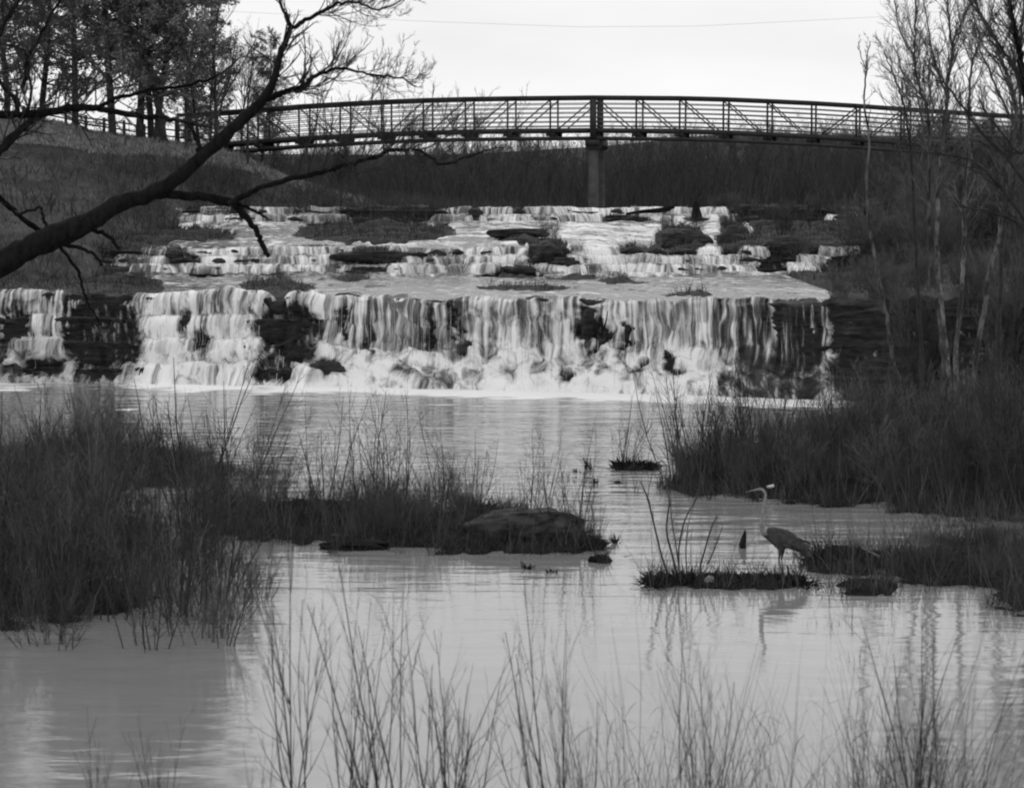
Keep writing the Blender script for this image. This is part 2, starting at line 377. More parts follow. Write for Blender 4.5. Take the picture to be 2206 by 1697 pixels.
# vegetated right bank
rb = ss(0, 1, (wx+38*fbm(RX*1.1, RZ*1.6, 4, 59)-np.interp(py, [440, 470, 500, 560, 582, 610, 640, 660, 900], [1545, 1560, 1600, 1500, 1600, 1740, 1800, 1760, 1790]))/40)
dry = np.maximum(dry, rb*1.6-.6)
wet = np.full(px.shape, 0.)
for s_ in [[(1524, 500, 9), (1529, 533, 10), (1561, 568, 16)], [(1659, 508, 9), (1636, 540, 14), (1602, 574, 26)], [(1614, 520, 7), (1610, 548, 10)], [(1835, 462, 12), (1797, 480, 11), (1767, 506, 6)],
           [(1850, 540, 6), (1780, 543, 9), (1758, 565, 18), (1700, 582, 10)], [(1700, 632, 8), (1790, 642, 6), (1860, 655, 4)]]:
    wet = np.maximum(wet, np.clip(1.6-segdist(wx*.6+px*.4, wy*.6+py*.4, s_), 0, 1))
rapid = np.clip(ell(px, py, 1330, 520, 300, 80)*2, 0, 1)
flow = .68+.25*fbm(RX*.9, RY*.4+RZ*1.2, 4, 51)
veil = ss(1490, 1580, px+45*fbm(RX*1.5, RZ*.9, 3, 58))*ss(640, 655, py)*(1-ss(1740, 1800, px))
flow = flow*(1-veil)+veil*(.27+.42*fbm(RX*3.4, RZ*.10, 4, 57)-.22*ss(1630, 1790, px+60*fbm(RX*.8, 1, 2)))
flow = np.where(dry > -.9, flow-np.clip(dry+.35, 0, 2)*1.1, flow)
flow = np.maximum(flow, wet*.85)
flow = np.where((wx < 150) & (py > 640), np.minimum(flow, .22+.5*fbm(RX*1.4, RZ*.8, 3, 77)), flow)
flow = np.where(dry > .35, np.minimum(flow, wet*.85), flow)
# normals
def normals(X, Y, Z):
    dx = np.stack([np.gradient(X, axis=1), np.gradient(Y, axis=1), np.gradient(Z, axis=1)], -1)
    dt = np.stack([np.gradient(X, axis=0), np.gradient(Y, axis=0), np.gradient(Z, axis=0)], -1)
    return unit(np.cross(dx, dt))
def blur(A, k):
    for _ in range(k):
        A = np.concatenate([A[:1], (A[:-2]+2*A[1:-1]+A[2:])/4, A[-1:]], 0)
        A = np.concatenate([A[:, :1], (A[:, :-2]+2*A[:, 1:-1]+A[:, 2:])/4, A[:, -1:]], 1)
    return A
NR = normals(RX, RY, RZ)
face = np.isin(RS, (1, 2, 4)).astype(float)
arc = np.concatenate([np.zeros((1, NX)), np.cumsum(np.hypot(np.diff(RY, axis=0), np.diff(RZ, axis=0)), 0)], 0)
lay = fbm(RX*.25, RZ*1.2, 2, 63)*3+RZ*5.5; rd = .15*fbm(RX*1.6, arc*2.0, 5, 61)+face*.07*(np.abs((lay % 1)-.5)*2-.5)+.05*vn(RX*2.4, np.floor(lay), 65)*face
raise_ = np.clip(dry, 0, 1.5)*np.where(face > 0, .08, .28)*(.7+.6*fbm(RX*.8, RY*.5, 3, 3))
raise_ += ss(1850, 2100, px)*ss(60, 120, RY*1.0)*np.where(RZ > 2, 1.2, 0)*(1+.5*fbm(RX*.3, RY*.2, 3, 4))
RK = np.stack([RX, RY, RZ], -1)+NR*rd[..., None]; RK[..., 2] += raise_
grid_mesh('rock_ledges', RK[..., 0], RK[..., 1], RK[..., 2], M['rock'], smooth=True, kind='structure')
# water skin over the ledges
BX = np.stack([RX, RY, RZ], -1); 
def blur_rows(A, k):
    for _ in range(k): A = np.concatenate([A[:1], (A[:-2]+2*A[1:-1]+A[2:])/4, A[-1:]], 0)
    return A
BX[..., 1] = blur(blur_rows(BX[..., 1], 16), 3); BX[..., 2] = blur(blur_rows(BX[..., 2], 16), 3)
lipz = np.exp(-((RY-(b0+run1)[None])/.5)**2)*(RZ > 2.2)
BX[..., 2] += .05*lipz*0
bill = np.abs(fbm(RX*1.6, arc*1.5, 4, 71))
apron = np.where(RS == 1, ss(1.7+.5*fbm(RX*.5, 1, 3, 23), .35, RZ), 0)
foam = np.zeros(px.shape)
slope = 1-np.clip(NR[..., 2], 0, 1)
foam = .36+.20*blur(face, 4)+.75*fbm(RX*.7, arc*.9, 5, 81)
foam += .35*apron-.62*veil-.25*(RS == 0)*(py > 600)+.22*rapid+.25*ss(520, 300, np.abs(px-430))*(RS == 1)
foam += -.04*(RS == 2)-.14*(RS == 4)-.12*(RS == 3)*(1-rapid)+.10*(RS == 3)*ss(.2, .6, fbm(RX*.5, RY*1.1, 4, 83)+.3)
foam = np.where((px > 690) & (px < 1010) & (RZ > .95) & (RS == 1), foam-.36, foam)
foam = np.clip(foam, 0.13, 1.15)
flow = flow+face*.30*fbm(RX*2.6, arc*1.0, 4, 93)*np.where(RS == 1, 1-.8*veil, .8)+face*.12; flow = np.where(face > 0, np.maximum(flow, .06+.10*vn(RX*3, 1, 4)), flow); flow = np.where((face > 0) & (dry > .25) & (wet < .3), np.minimum(flow, .02+.16*vn(RX*2.2, RZ*.5, 4)), flow)
off = np.where(face > 0, -.06, -.20)+np.where(face > 0, .20, .36)*ss(-.05, .4, flow)+face*.02*(fbm(RX*4.2, arc*.5, 4, 91))+(face*.04+apron*.15)*bill*ss(0, .5, flow)+face*.08*fbm(RX*1.1, arc*.9, 4, 97)+.03*face
off = np.where(RS == 0, np.minimum(off, .08+.03*fbm(RX, RY*2, 3)), off)
off += np.where((RS == 3), .06*fbm(RX*1.2, RY*2.4, 4, 17), 0)
WT = BX+NR*off[..., None]
UV = np.stack([RX+.15*fbm(RX, arc, 2, 5), arc, 0*RX], -1)
nb = 16+0
wf = grid_mesh('waterfall', WT[..., 0], WT[..., 1], WT[..., 2], M['falls'], {'foam': foam, 'flowuv': UV, 'flow': np.clip(flow, -1, 1), 'turb': np.clip(np.where(face > 0, .30+.55*apron+.3*(RS != 1)+.25*fbm(RX*.8, RZ, 3, 19)-.2*veil, .9), .1, .95), 'flat': np.where((face < .5) & (flow > .3), 1., 0.)}, kind='structure')
# falling strands that stand clear of the skin
g = Geo(); rows = np.arange(RX.shape[0]); nst = 0
frows = {1: np.where(RS[:, 0] == 1)[0], 2: np.where(RS[:, 0] == 2)[0], 4: np.where(RS[:, 0] == 4)[0]}
for kd, cnt in ((1, 1500), (2, 300), (4, 200)):
    fr = frows[kd]; n = 7
    j = rng.integers(60, NX-60, cnt); ln = rng.uniform(.18, .75, cnt)*len(fr); top = fr[-1]+1-rng.beta(1, 1.6, cnt)*(len(fr)-ln)
    bot = np.maximum(top-ln, fr[0]); ri = (top[:, None]+(bot-top)[:, None]*np.linspace(0, 1, n)[None]).astype(int)
    jf = np.clip((j[:, None]+np.cumsum(rng.normal(0, .12, (cnt, n))+rng.normal(0, .10, (cnt, 1)), 1))*1., 0, NX-1); jj = jf.astype(int)
    p = WT[ri, jj]+NR[ri, jj]*rng.uniform(.01, .08, cnt)[:, None, None]; p[..., 0] = -34+.085*jf
    ok = (flow[ri, jj].mean(1) > .42)
    wd = rng.uniform(.006, .022, cnt)[:, None]*np.sin(np.linspace(.15, 1, n)*math.pi*.93)[None]
    side = np.tile(np.array([[1., .25, 0]]), (cnt, 1)); g.ribbons(p[ok], wd[ok], side[ok])
obj('falling_strands', g.mesh('falling_strands'), M['strand'], wf)

# ------------------------------------------------------------------ pools
def water_grid(name, x0, x1, y0, y1, dx, dy, z, foamf, m):
    X, Y = np.meshgrid(np.arange(x0, x1, dx), np.arange(y0, y1, dy))
    fo = foamf(X, Y); chop = ss(34, 58, Y)*.9+.1
    return grid_mesh(name, X, Y, np.full(X.shape, z), m, {'foam': fo, 'chop': chop}, smooth=True, kind='structure')
def pool_foam(X, Y):
    d = base_line(X)-Y; pxx, pyy = proj(X, Y, 0*X)
    amp = np.interp(pxx, [0, 120, 250, 320, 600, 1500, 1750, 1900, 2060, 2090, 2300], [.5, .25, .1, 1, 1, 1.1, .7, .15, .3, 1.1, 1.1])
    wdt = 2.3+1.5*fbm(X*.9, Y*.6, 5, 5)
    f = ss(wdt+1.8, wdt-.8, d)*amp*(1.15+.5*fbm(X*2.5, Y*1.5, 3, 6))
    f = f+ss(12, 2, d)*.10*ss(250, 500, pxx)
    f = np.maximum(f, .62*ss(9, 2.5, d)*ss(.12, .5, fbm(X*.5, Y*1.1, 5, 8))*ss(200, 400, pxx))
    f = np.maximum(f, .8*np.clip(ell(pxx+30*fbm(X*1, Y, 3), pyy+4*fbm(X*2, Y*2, 3), 20, 838, 70, 6)*1.6, 0, 1))
    f = np.maximum(f, .75*np.clip(ell(pxx+14*fbm(X*2, Y*2, 3), pyy+3*fbm(X*2, Y, 2), 272, 884, 40, 5)*1.5, 0, 1))
    f = np.maximum(f, .9*np.clip(ell(pxx+14*fbm(X*2, Y, 3), pyy+6*fbm(X, Y*2, 2), 2150, 892, 70, 22)*3, 0, 1))
    return np.clip(f, 0, 1.4)
water_grid('lower_pool_water', -30, 30, 8, 84, .16, .16, 0., pool_foam, M['pool'])
water_grid('upper_pool_water', -90, 90, 115.2, 260, 2, 2, 4.865, lambda X, Y: 0*X+.0, M['pool'])

# ------------------------------------------------------------------ river bed, mud banks and islets (rise through the water)
BL = [(230, 1010, 330, 55, .9), (110, 1150, 290, 95, 1.), (-150, 1200, 380, 200, 1.2), (120, 1290, 220, 60, .7),
      (640, 1120, 300, 55, 1.3), (960, 1140, 260, 62, 1.5), (1160, 1165, 130, 34, .9), (1255, 1172, 55, 20, .7), (1290, 1206, 26, 9, .7), (760, 1175, 70, 18, .7),
      (1850, 1050, 430, 42, 1.1), (2150, 1040, 330, 95, 1.2), (1530, 1045, 100, 30, .9), (2000, 940, 330, 45, .8), (2300, 960, 220, 120, 1.2),
      (1560, 1256, 190, 17, .75), (1440, 1252, 60, 17, .7), (1830, 1210, 130, 34, 1.), (2120, 1215, 280, 62, 1.), (1860, 1268, 90, 16, .7), (2260, 1250, 160, 90, 1.),
      (1365, 1008, 42, 9, .8), (310, 1000, 60, 16, .9)]
Xg, Yg = np.meshgrid(np.arange(-16, 16, .09), np.arange(9, 72, .12))
pxg, pyg = proj(Xg, Yg, 0*Xg)
wxg = pxg+26*fbm(Xg*1.6, Yg*1.0, 4, 101); wyg = pyg+12*fbm(Xg*1.3+7, Yg*.9, 4, 103)
Hm = np.full(Xg.shape, -.6)
for (cx, cy, rx, ry, s_) in BL:
    e = ell(wxg, wyg, cx, cy, rx, ry); Hm = np.maximum(Hm, np.where(e > -.6, -.05+.26*s_*np.clip(e, -1.8, .75), -.6))
Hm += .06*fbm(Xg*2.2, Yg*2.2, 4, 105)+.075*fbm(Xg*4.5, Yg*2.6, 3, 106)-.26*ss(.05, .45, fbm(Xg*.55+3, Yg*.4, 3, 107))*(pxg < 1000)
nbk = ss(21.2, 16.0, Yg+.5*fbm(Xg*.7, 2, 3))          # the near bank
Hm = np.maximum(Hm, -.4+1.5*nbk+.05*fbm(Xg*3, Yg*3, 3))
grid_mesh('river_bed_and_mud_banks', Xg, Yg, Hm, M['mud'], kind='structure')
def ground_h(x, y):
    i = np.clip(((np.asarray(y)-9)/.12).round().astype(int), 0, Hm.shape[0]-1); j = np.clip(((np.asarray(x)+16)/.09).round().astype(int), 0, Hm.shape[1]-1)
    return np.maximum(Hm[i, j], -.05)
# far banks of the pool either side
# ------------------------------------------------------------------ left hill
cr_px = [-900, -300, 0, 110, 200, 300, 430, 520, 600, 680, 760, 830, 900]
cr_py = [225, 240, 256, 262, 284, 300, 314, 335, 372, 398, 425, 447, 462]
bo_px = [-900, 0, 200, 250, 340, 420, 700, 900]; bo_Y = [80, 84, 90, 99, 106, 112.6, 114.5, 117]; bo_z = [1.4, 2.3, 2.6, 3.5, 4.0, 4.3, 4.7, 4.7]
A_, T_ = np.meshgrid(np.linspace(-900, 900, 420), np.linspace(0, 1.5, 200))
Yb = np.interp(A_, bo_px, bo_Y); Zb = np.interp(A_, bo_px, bo_z)-.25; Yc = np.full(A_.shape, 127.)
Zc = P(A_, np.interp(A_, cr_px, cr_py), 127.)[..., 2]
Tt = np.clip(T_, 0, 1); prof = Tt**.85*(1-.25*np.sin(Tt*math.pi*1.0)*0)
Yh = np.where(T_ <= 1, Yb+(Yc-Yb)*Tt, 127+(T_-1)*60); Zh = Zb+(Zc-Zb)*prof+.35*fbm(A_/110, Yh*.25, 5, 111)*np.sin(Tt*math.pi)+.12*fbm(A_/18, Yh*.9, 4, 113)*np.minimum(Tt*8, 1)
Zh = np.where(T_ > 1, Zh-(T_-1)*3.0, Zh)
Xh = (A_-CX)*Yh/F
grid_mesh('left_hill_slope', Xh, Yh, Zh, M['hill'], kind='structure')
def hill_pt(px_, t):
    i = int(round(t/1.5*199)); j = int(round((px_+900)/1800*419)); i = min(max(i, 0), 199); j = min(max(j, 0), 419)
    return np.array([Xh[i, j], Yh[i, j], Zh[i, j]])
# distant rising ground behind the wood
A_, Y_ = np.meshgrid(np.linspace(-160, 160, 160), np.linspace(150, 900, 60))
Z_ = 4.4+ss(185, 300, Y_)*(6.1+ss(-8, 30, A_)*2.0)+.8*fbm(A_*.04, Y_*.02, 3, 121)*ss(180, 260, Y_)
Z_ = np.where(Y_ < 190, 4.4, Z_)
grid_mesh('far_ground', A_, Y_, Z_, mat('far_wooded_rise', .018, .05, .95, .6, .8, (1, .2, .5), bdist=.5), kind='structure')

# ------------------------------------------------------------------ far wood (one mass)
def bare_tree_geo(g, base, h, k1, k2, k3, r, ribbon=True, spread=(15, 45), stems=1):
    B = len(base); d = np.zeros((B, 3)); d[:, 2] = 1; d[:, :2] = rng.normal(0, .12, (B, 2))
    p, rd_, L = grow(base, d, h, r, 6, .07, .03)
    p1, r1, L1 = spawn(p, rd_, L, k1, .12, .98, spread, .55, .5, 5, .12, .07)
    p2, r2, L2 = spawn(p1, r1, L1, k2, .15, 1, (15, 50), .5, .55, 4, .12, .06, .010)
    lv = [(p, rd_), (p1, r1), (p2, r2)]
    if k3:
        p3, r3, L3 = spawn(p2, r2, L2, k3, .15, 1, (15, 50), .55, .7, 3, .1, .05, .009); lv.append((p3, r3))
    for i, (a, b) in enumerate(lv):
        if ribbon and i > 0:
            g.ribbons(a, b*2)
        else: g.tubes(a, b, 4)
g = Geo()
nb_ = 900
bx = rng.uniform(-1, 1, nb_); byy = rng.uniform(150, 235, nb_)
X0 = bx*byy*.23; pxw = CX+F*X0/byy
topy = np.interp(pxw, [-300, 560, 700, 950, 1150, 1230, 1300, 1700, 2500], [330, 335, 330, 326, 318, 322, 306, 296, 268])
hh = (5+(445-topy)*byy/F)-4.6
hh = hh*rng.uniform(.85, 1.12, nb_)
bare_tree_geo(g, np.stack([X0, byy, np.full(nb_, 4.4)], -1), hh, 18, 9, 4, .07)
tag(obj('woodland', g.mesh('woodland'), M['wood']), 'leafless dark wood beyond the upper pool and the footbridge', 'woodland', kind='stuff')
# undergrowth at its foot
g = Geo(); n = 26000
Yr = rng.uniform(146, 200, n); xr = rng.uniform(-1, 1, n)*Yr*.23
p, r_, _ = grow(np.stack([xr, Yr, np.full(n, 4.6)], -1), np.stack([rng.normal(0, .35, n), rng.normal(0, .35, n), np.ones(n)], -1), rng.uniform(.8, 3.6, n), .03, 4, .12, .02)
g.ribbons(p, r_*2)
tag(obj('undergrowth', g.mesh('undergrowth'), M['wood']), 'dark scrub at the foot of the far wood', 'undergrowth', kind='stuff')
g = Geo(); n = 5200
Yr = rng.uniform(128, 142, n); pr = np.where(rng.random(n) < .8, rng.normal(760, 120, n), rng.uniform(560, 1250, n)); xr = (pr-CX)*Yr/F
hr = rng.uniform(.3, 1.35, n)*np.interp(pr, [500, 700, 900, 1250], [1, 1, .8, .35])
p, r_, _ = grow(np.stack([xr, Yr, np.full(n, 4.75)], -1), np.stack([rng.normal(0, .2, n), rng.normal(0, .2, n), np.ones(n)], -1), hr, .02, 4, .08, 0)
g.ribbons(p, r_*2)
tag(obj('reeds', g.mesh('reeds'), M['grassm']), 'pale reeds at the edge of the upper pool below the hill', 'reeds', kind='stuff')

# ------------------------------------------------------------------ footbridge
BD0, BTH = 128.0, math.radians(12.2)
bdir = np.array([math.cos(BTH), -math.sin(BTH), 0]); btr = np.array([math.sin(BTH), math.cos(BTH), 0])
porig = np.array([(1277-CX)*BD0/F, BD0, 0])
tx = [395, 557, 644, 736, 820, 909, 1000, 1090, 1277, 1467, 1562, 1657, 1753, 1850, 1946, 2044, 2141, 2206, 2400]
ty = [249, 236, 229, 223.5, 219, 215.5, 213, 211.5, 209.5, 211, 213.5, 217.5, 222, 228, 235, 241, 248, 251.5, 262]
def bpt(i, side=0.):   # point of the top chord at panel i
    p = porig+bdir*i*2.0; pxx = CX+F*p[0]/p[1]; z = float(P(pxx, np.interp(pxx, tx, ty), p[1])[2])
    q = p+btr*side; return np.array([q[0], q[1], z])
PW = 1.8; HT = 1.86
br = empty('footbridge', tuple(porig+np.array([0, 0, 4.8])))
tag(br, 'long dark steel truss footbridge arching over the top of the cascade', 'footbridge')
org = np.array(br.location)
def bpart(name, g, m, par=None):
    pr = par or br; o = obj(name, g.mesh(name, origin=org), m, pr); return o
for side in (0, PW):
    tops = [bpt(i, side) for i in range(-10, 13)]
    for nm, dz, wd, ht in (('top_chord', 0, .12, .16), ('bottom_chord', -HT, .12, .13), ('deck_beam', -1.50, .10, .19)):
        g = Geo()
        for a, b in zip(tops[:-1], tops[1:]): g.beam(a+[0, 0, dz], b+[0, 0, dz], wd, ht)
        bpart(nm, g, M['steel'])
    for k in range(6):
        g = Geo(); dz = -.27-k*.205
        off_ = btr*(.085 if side == 0 else -.085)
        for a, b in zip(tops[:-1], tops[1:]): g.beam(a+off_+[0, 0, dz], b+off_+[0, 0, dz], .03, .04)
        bpart('railing', g, M['rail'])
    for n_, t_ in enumerate(tops):
        i = n_-10; g = Geo()
        if i in (0, -10, 10):
            g.beam(t_+bdir*-.0+[0, 0, -.08], t_+[0, 0, -HT-.06], .30 if i == 0 else .2, .2)
        else: g.beam(t_+[0, 0, -.08], t_+[0, 0, -HT+.065], .085, .085)
        if i not in (0,): g.beam(t_+bdir*-.2+[0, 0, -HT+.19], t_+bdir*.2+[0, 0, -HT+.19], .06, .2)
        bpart('post', g, M['steel'])
    for i in range(-10, 12):
        a, b = tops[i+10], tops[i+11]
        up = (i < -5 and False) or (-5 <= i < 0) or (5 <= i < 10)
        g = Geo()
        if up: g.beam(a+[0, 0, -HT+.1], b+[0, 0, -.1], .055, .055)
        else: g.beam(a+[0, 0, -.1], b+[0, 0, -HT+.1], .055, .055)
        bpart('diagonal_brace', g, M['steel'])
g = Geo()
for i in range(-10, 12):
    a, b = bpt(i, PW/2), bpt(i+1, PW/2); g.beam(a+[0, 0, -1.46], b+[0, 0, -1.46], PW-.12, .06)
bpart('deck', g, M['steel'])
for i in range(-10, 13):
    g = Geo(); g.beam(bpt(i, .07)+[0, 0, -1.72], bpt(i, PW-.07)+[0, 0, -1.72], .12, .24); bpart('cross_beam', g, M['steel'])
# central pier
def cyl(g, x, y, z0, z1, r, k=20):
    g.tubes(np.array([[x, y, z0], [x, y, z1]]), np.array([r, r]), k)
    a = np.arange(k)/k*2*math.pi; V = np.stack([x+r*np.cos(a), y+r*np.sin(a), np.full(k, z1)], -1); V = np.vstack([V, [x, y, z1]])
    g.add(V, None, [(i, (i+1) % k, k) for i in range(k)])
tp = bpt(0)
gp = Geo(); gp.beam(tp+btr*-.35+[0, 0, -HT-.22], tp+btr*(PW+.35)+[0, 0, -HT-.22], .62, .26)
pier = bpart('pier', gp, M['steel'])
for sd, rr in ((0.12, .235), (PW-.1, .235)):
    q = tp+btr*sd; g = Geo(); cyl(g, q[0], q[1], 4.0, tp[2]-HT-.35, rr); bpart('column', g, M['concrete'], pier)
    g = Geo(); g.beam(q+[0, 0, -HT-.52], q+[0, 0, -HT-.35], .7, .7); bpart('bearing_block', g, M['steel'], pier)
# left abutment
ab = bpt(-10); g = Geo(); g.beam(ab+btr*-.2+[0, 0, -HT-.35], ab+btr*(PW+.2)+[0, 0, -HT-.35], .8, .6); bpart('abutment', g, M['concrete'])

# hilltop post-and-rail fence
g1 = [hill_pt(a, 1.0) for a in (60, 100, 150, 190, 230, 272, 316, 360, 388, 408)]
fe = empty('rail_fence', tuple(g1[5])); tag(fe, 'low post and rail fence along the hill crest beside the footbridge end', 'fence')
for q in g1:
    g = Geo(); g.beam(q+[0, -.3, -.4], q+[0, -.3, .72], .12, .12); obj('fence_post', g.mesh('fence_post', origin=g1[5]), M['bark2'], fe)
for h_ in (.60, .3):
    g = Geo()
    for a, b in zip(g1[:-1], g1[1:]): g.beam(a+[0, -.3, h_], b+[0, -.3, h_], .06, .07)
    obj('fence_rail', g.mesh('fence_rail', origin=g1[5]), M['bark2'], fe)
# power line
pl = P(np.linspace(-400, 2700, 50), np.interp(np.linspace(-400, 2700, 50), [-400, 300, 900, 1250, 1500, 1910, 2700], [-60, 15, 46, 58.5, 57, 36, -35]), 260.)
g = Geo(); g.tubes(pl, np.full(50, .013), 5)
tag(obj('power_line', g.mesh('power_line'), mat('cable_grey', .45, .5, .8)), 'thin overhead cable sagging across the sky above the footbridge', 'cable')

# ------------------------------------------------------------------ trees on the hill
def evergreen(seed_h):
    B = np.zeros((1, 3)); p, r, L = grow(B, [[.05, 0, 1]], seed_h, .165, 12, .045, .05, .2)
    gt = Geo(); gt.tubes(p, r, 7)
    p1, r1, L1 = spawn(p, r, L, 95, .13, .97, (50, 95), .23, .34, 6, .10, .05)
    p2, r2, L2 = spawn(p1, r1, L1, 9, .2, 1, (25, 70), .5, .55, 4, .14, .03, .005)
    gc = Geo(); gc.tubes(p1, r1, 4); gc.tubes(p2, r2, 3)
    t = rng.random((len(p2), 24)); i = (t*3).astype(int).clip(0, 2); f = (t*3-i)[..., None]; k = np.arange(len(p2))[:, None]
    c = (p2[k, i]*(1-f)+p2[k, i+1]*f).reshape(-1, 3)+rng.normal(0, .075, (len(p2)*24, 3))
    gc.leaves(c, .07)
    return gt.mesh('trunk', True), gc.mesh('crown')
evs = [evergreen(h) for h in (14.5, 16, 13)]
lab_ev = ['evergreen tree at the far left of the hilltop, its crown cut by the photo edge', 'dense evergreen tree second from the left on the hilltop', 'evergreen with a dark crown between the hill crest and the left limb', 'leaning evergreen trunk behind the rail fence',
          'evergreen whose pale straight trunk stands left of the fence posts', 'straight dark trunked evergreen right of the pale trunk', 'slanting evergreen beside the pair of trunks near the bridge end', 'upright evergreen nearest the footbridge abutment',
          'small evergreen behind the bridge railing near the big leaning limb', 'evergreen with a thin crown behind the first footbridge posts', 'tall evergreen filling the top left corner of the sky']
for n_, (a, t, k, s, yaw, til) in enumerate([(20, 1.03, 0, 1.0, .3, 0), (95, 1.08, 1, 1.0, 2, .03), (165, 1.12, 2, 1.1, 1, 0), (330, 1.02, 1, 1.0, 4, -.05), (245, .985, 0, 1.15, 5, 0), (303, .99, 2, 1.15, .8, .02),
                                               (343, .985, 0, 1.05, 3.1, -.07), (357, .98, 1, 1.0, 3.9, .04), (560, 1.2, 2, .56, 5.5, 0), (455, 1.25, 0, .6, 1.5, 0), (-60, .9, 1, 1.1, 2.6, 0)]):
    q = hill_pt(a, t); r = empty('evergreen_tree', (q[0], q[1], q[2]-.15)); r.rotation_euler = (til, til, yaw); r.scale = (s, s, s)
    tag(r, lab_ev[n_], 'tree', 'evergreen trees on the hilltop')
    obj('trunk', evs[k][0], M['bark2'], r); obj('crown', evs[k][1], M['leafd'], r)
def bare_tree(name, base, h, r0, k=(14, 7, 5), spread=(20, 50), m=M['bark2'], mt=M['twigmid'], label='', cat='tree', group=None, lean=(0, 0), up=.06, tmin=.2):
    root = empty(name, tuple(base)); tag(root, label, cat, group)
    p, r, L = grow(np.zeros((1, 3)), [[lean[0], lean[1], 1]], h, r0, 9, .05, .03)
    g = Geo(); g.tubes(p, r, 7); obj('trunk', g.mesh('trunk', True), m, root)
    g = Geo(); p1, r1, L1 = spawn(p, r, L, k[0], tmin, .98, spread, .5, .55, 7, .09, up); g.tubes(p1, r1, 4)
    p2, r2, L2 = spawn(p1, r1, L1, k[1], .2, 1, (18, 50), .5, .55, 5, .1, up, .004); g.tubes(p2, r2, 3)
    p3, r3, L3 = spawn(p2, r2, L2, k[2], .15, 1, (15, 50), .55, .6, 4, .1, up, .003); g.tubes(p3, r3, 3)
    obj('crown', g.mesh('crown'), mt, root); return root
bare_tree('bare_tree', hill_pt(470, .97)-[0, 0, .2], 7.6, .11, (20, 9, 6), (18, 42), label='bare upright tree behind the left end of the footbridge railing')
bare_tree('bare_tree', hill_pt(405, 1.1)-[0, 0, .2], 7.0, .09, (18, 9, 6), (18, 42), label='slender bare tree just left of the footbridge abutment')
bare_tree('bare_tree', hill_pt(520, 1.2)-[0, 0, .2], 6.6, .08, (20, 10, 7), (18, 42), label='thin bare tree behind the footbridge railing, between the leaning limb and the second panel')
bare_tree('bare_tree', hill_pt(590, 1.3)-[0, 0, .2], 5.8, .08, (20, 10, 7), (18, 42), label='short bare tree behind the footbridge railing, furthest right on the hill')
bare_tree('bare_tree', hill_pt(433, 1.05)-[0, 0, .2], 7.4, .09, (20, 10, 7), (18, 42), label='bare tree immediately behind the first footbridge posts')
bare_tree('bare_tree', hill_pt(533, .86)-[0, 0, .4], 5.4, .085, (14, 8, 5), (20, 45), label='small dark bare tree standing on the slope in front of the footbridge', tmin=.45)

# ------------------------------------------------------------------ the big leaning tree
LY = 33.0
root = empty('leaning_tree', tuple(P(-140, 640, LY))); tag(root, 'big dark leaning tree reaching across the left side from the edge of the photo', 'tree')
lo_ = np.array(root.location)
trunk = [(-420, 900, 78), (-240, 690, 72), (-100, 612, 68), (0, 567, 62), (71, 530, 58), (143, 500, 60), (200, 474, 46), (250, 443, 42), (321, 419, 38), (375, 389, 35), (428, 343, 32), (475, 303, 31), (518, 261, 27), (571, 211, 24), (593, 161, 18), (607, 107, 16), (625, 61, 14), (614, 29, 8), (603, 0, 7), (598, -60, 5), (580, -150, 3)]
limbs = [
 [(622, 66, 11), (660, 43, 9), (700, 22, 8), (736, 7, 7), (772, 7, 5), (815, 21, 4), (868, 0, 3), (900, -20, 2)],
 [(571, 214, 17), (600, 204, 14), (621, 196, 12), (653, 189, 15), (678, 164, 9), (708, 152, 7), (736, 146, 6), (782, 159, 5), (820, 164, 5), (861, 168, 4), (897, 187, 3)],
 [(300, 425, 20), (357, 419, 21), (428, 423, 19), (480, 433, 20), (505, 440, 21), (532, 468, 15), (557, 507, 12), (566, 530, 11), (577, 553, 9)],
 [(500, 438, 15), (530, 421, 13), (557, 407, 12), (607, 389, 12), (678, 375, 11), (736, 357, 10), (772, 352, 9), (832, 327, 9), (870, 324, 6), (907, 325, 6), (954, 353, 5), (1000, 340, 4), (1047, 325, 3), (1093, 314, 2)],
 [(505, 436, 9), (530, 446, 8), (560, 462, 6), (585, 475, 3)],
 [(-200, 250, 20), (0, 246, 17), (54, 246, 17), (125, 239, 17), (178, 232, 16), (228, 237, 14), (286, 248, 13), (357, 255, 12), (395, 262, 9), (421, 268, 8), (455, 275, 5)],
 [(214, 234, 9), (240, 215, 9), (268, 207, 8), (339, 193, 7), (428, 178, 6), (480, 155, 4), (520, 120, 3)],
 [(-60, 380, 26), (0, 322, 22), (36, 289, 19), (60, 265, 15), (95, 248, 11)],
 [(-60, 380, 16), (0, 425, 13), (36, 460, 12), (70, 490, 12), (100, 507, 12)],
 [(46, 460, 6), (66, 454, 6), (88, 450, 7), (95, 478, 8), (112, 497, 8)],
 [(189, 492, 10), (215, 500, 9), (240, 512, 8), (256, 536, 8)],
 [(136, 526, 9), (178, 536, 8), (205, 552, 7), (222, 570, 6)],
 [(129, 530, 8), (152, 560, 7), (171, 589, 7), (180, 620, 6), (189, 650, 5), (205, 680, 4), (222, 706, 3)],
 [(432, 340, 13), (427, 318, 11), (425, 300, 9), (418, 285, 8), (408, 272, 6), (400, 262, 4)],
 [(-80, 250, 14), (-20, 150, 13), (0, 70, 12), (18, 36, 11), (40, 0, 9), (60, -60, 7)],
 [(36, 250, 9), (36, 221, 11), (10, 190, 9), (-30, 150, 8)],
 [(48, 190, 9), (60, 130, 8), (85, 80, 7), (110, 30, 6), (150, -30, 5)],
 [(60, 240, 7), (66, 200, 7), (62, 150, 6), (50, 110, 6), (0, 95, 6)],
]
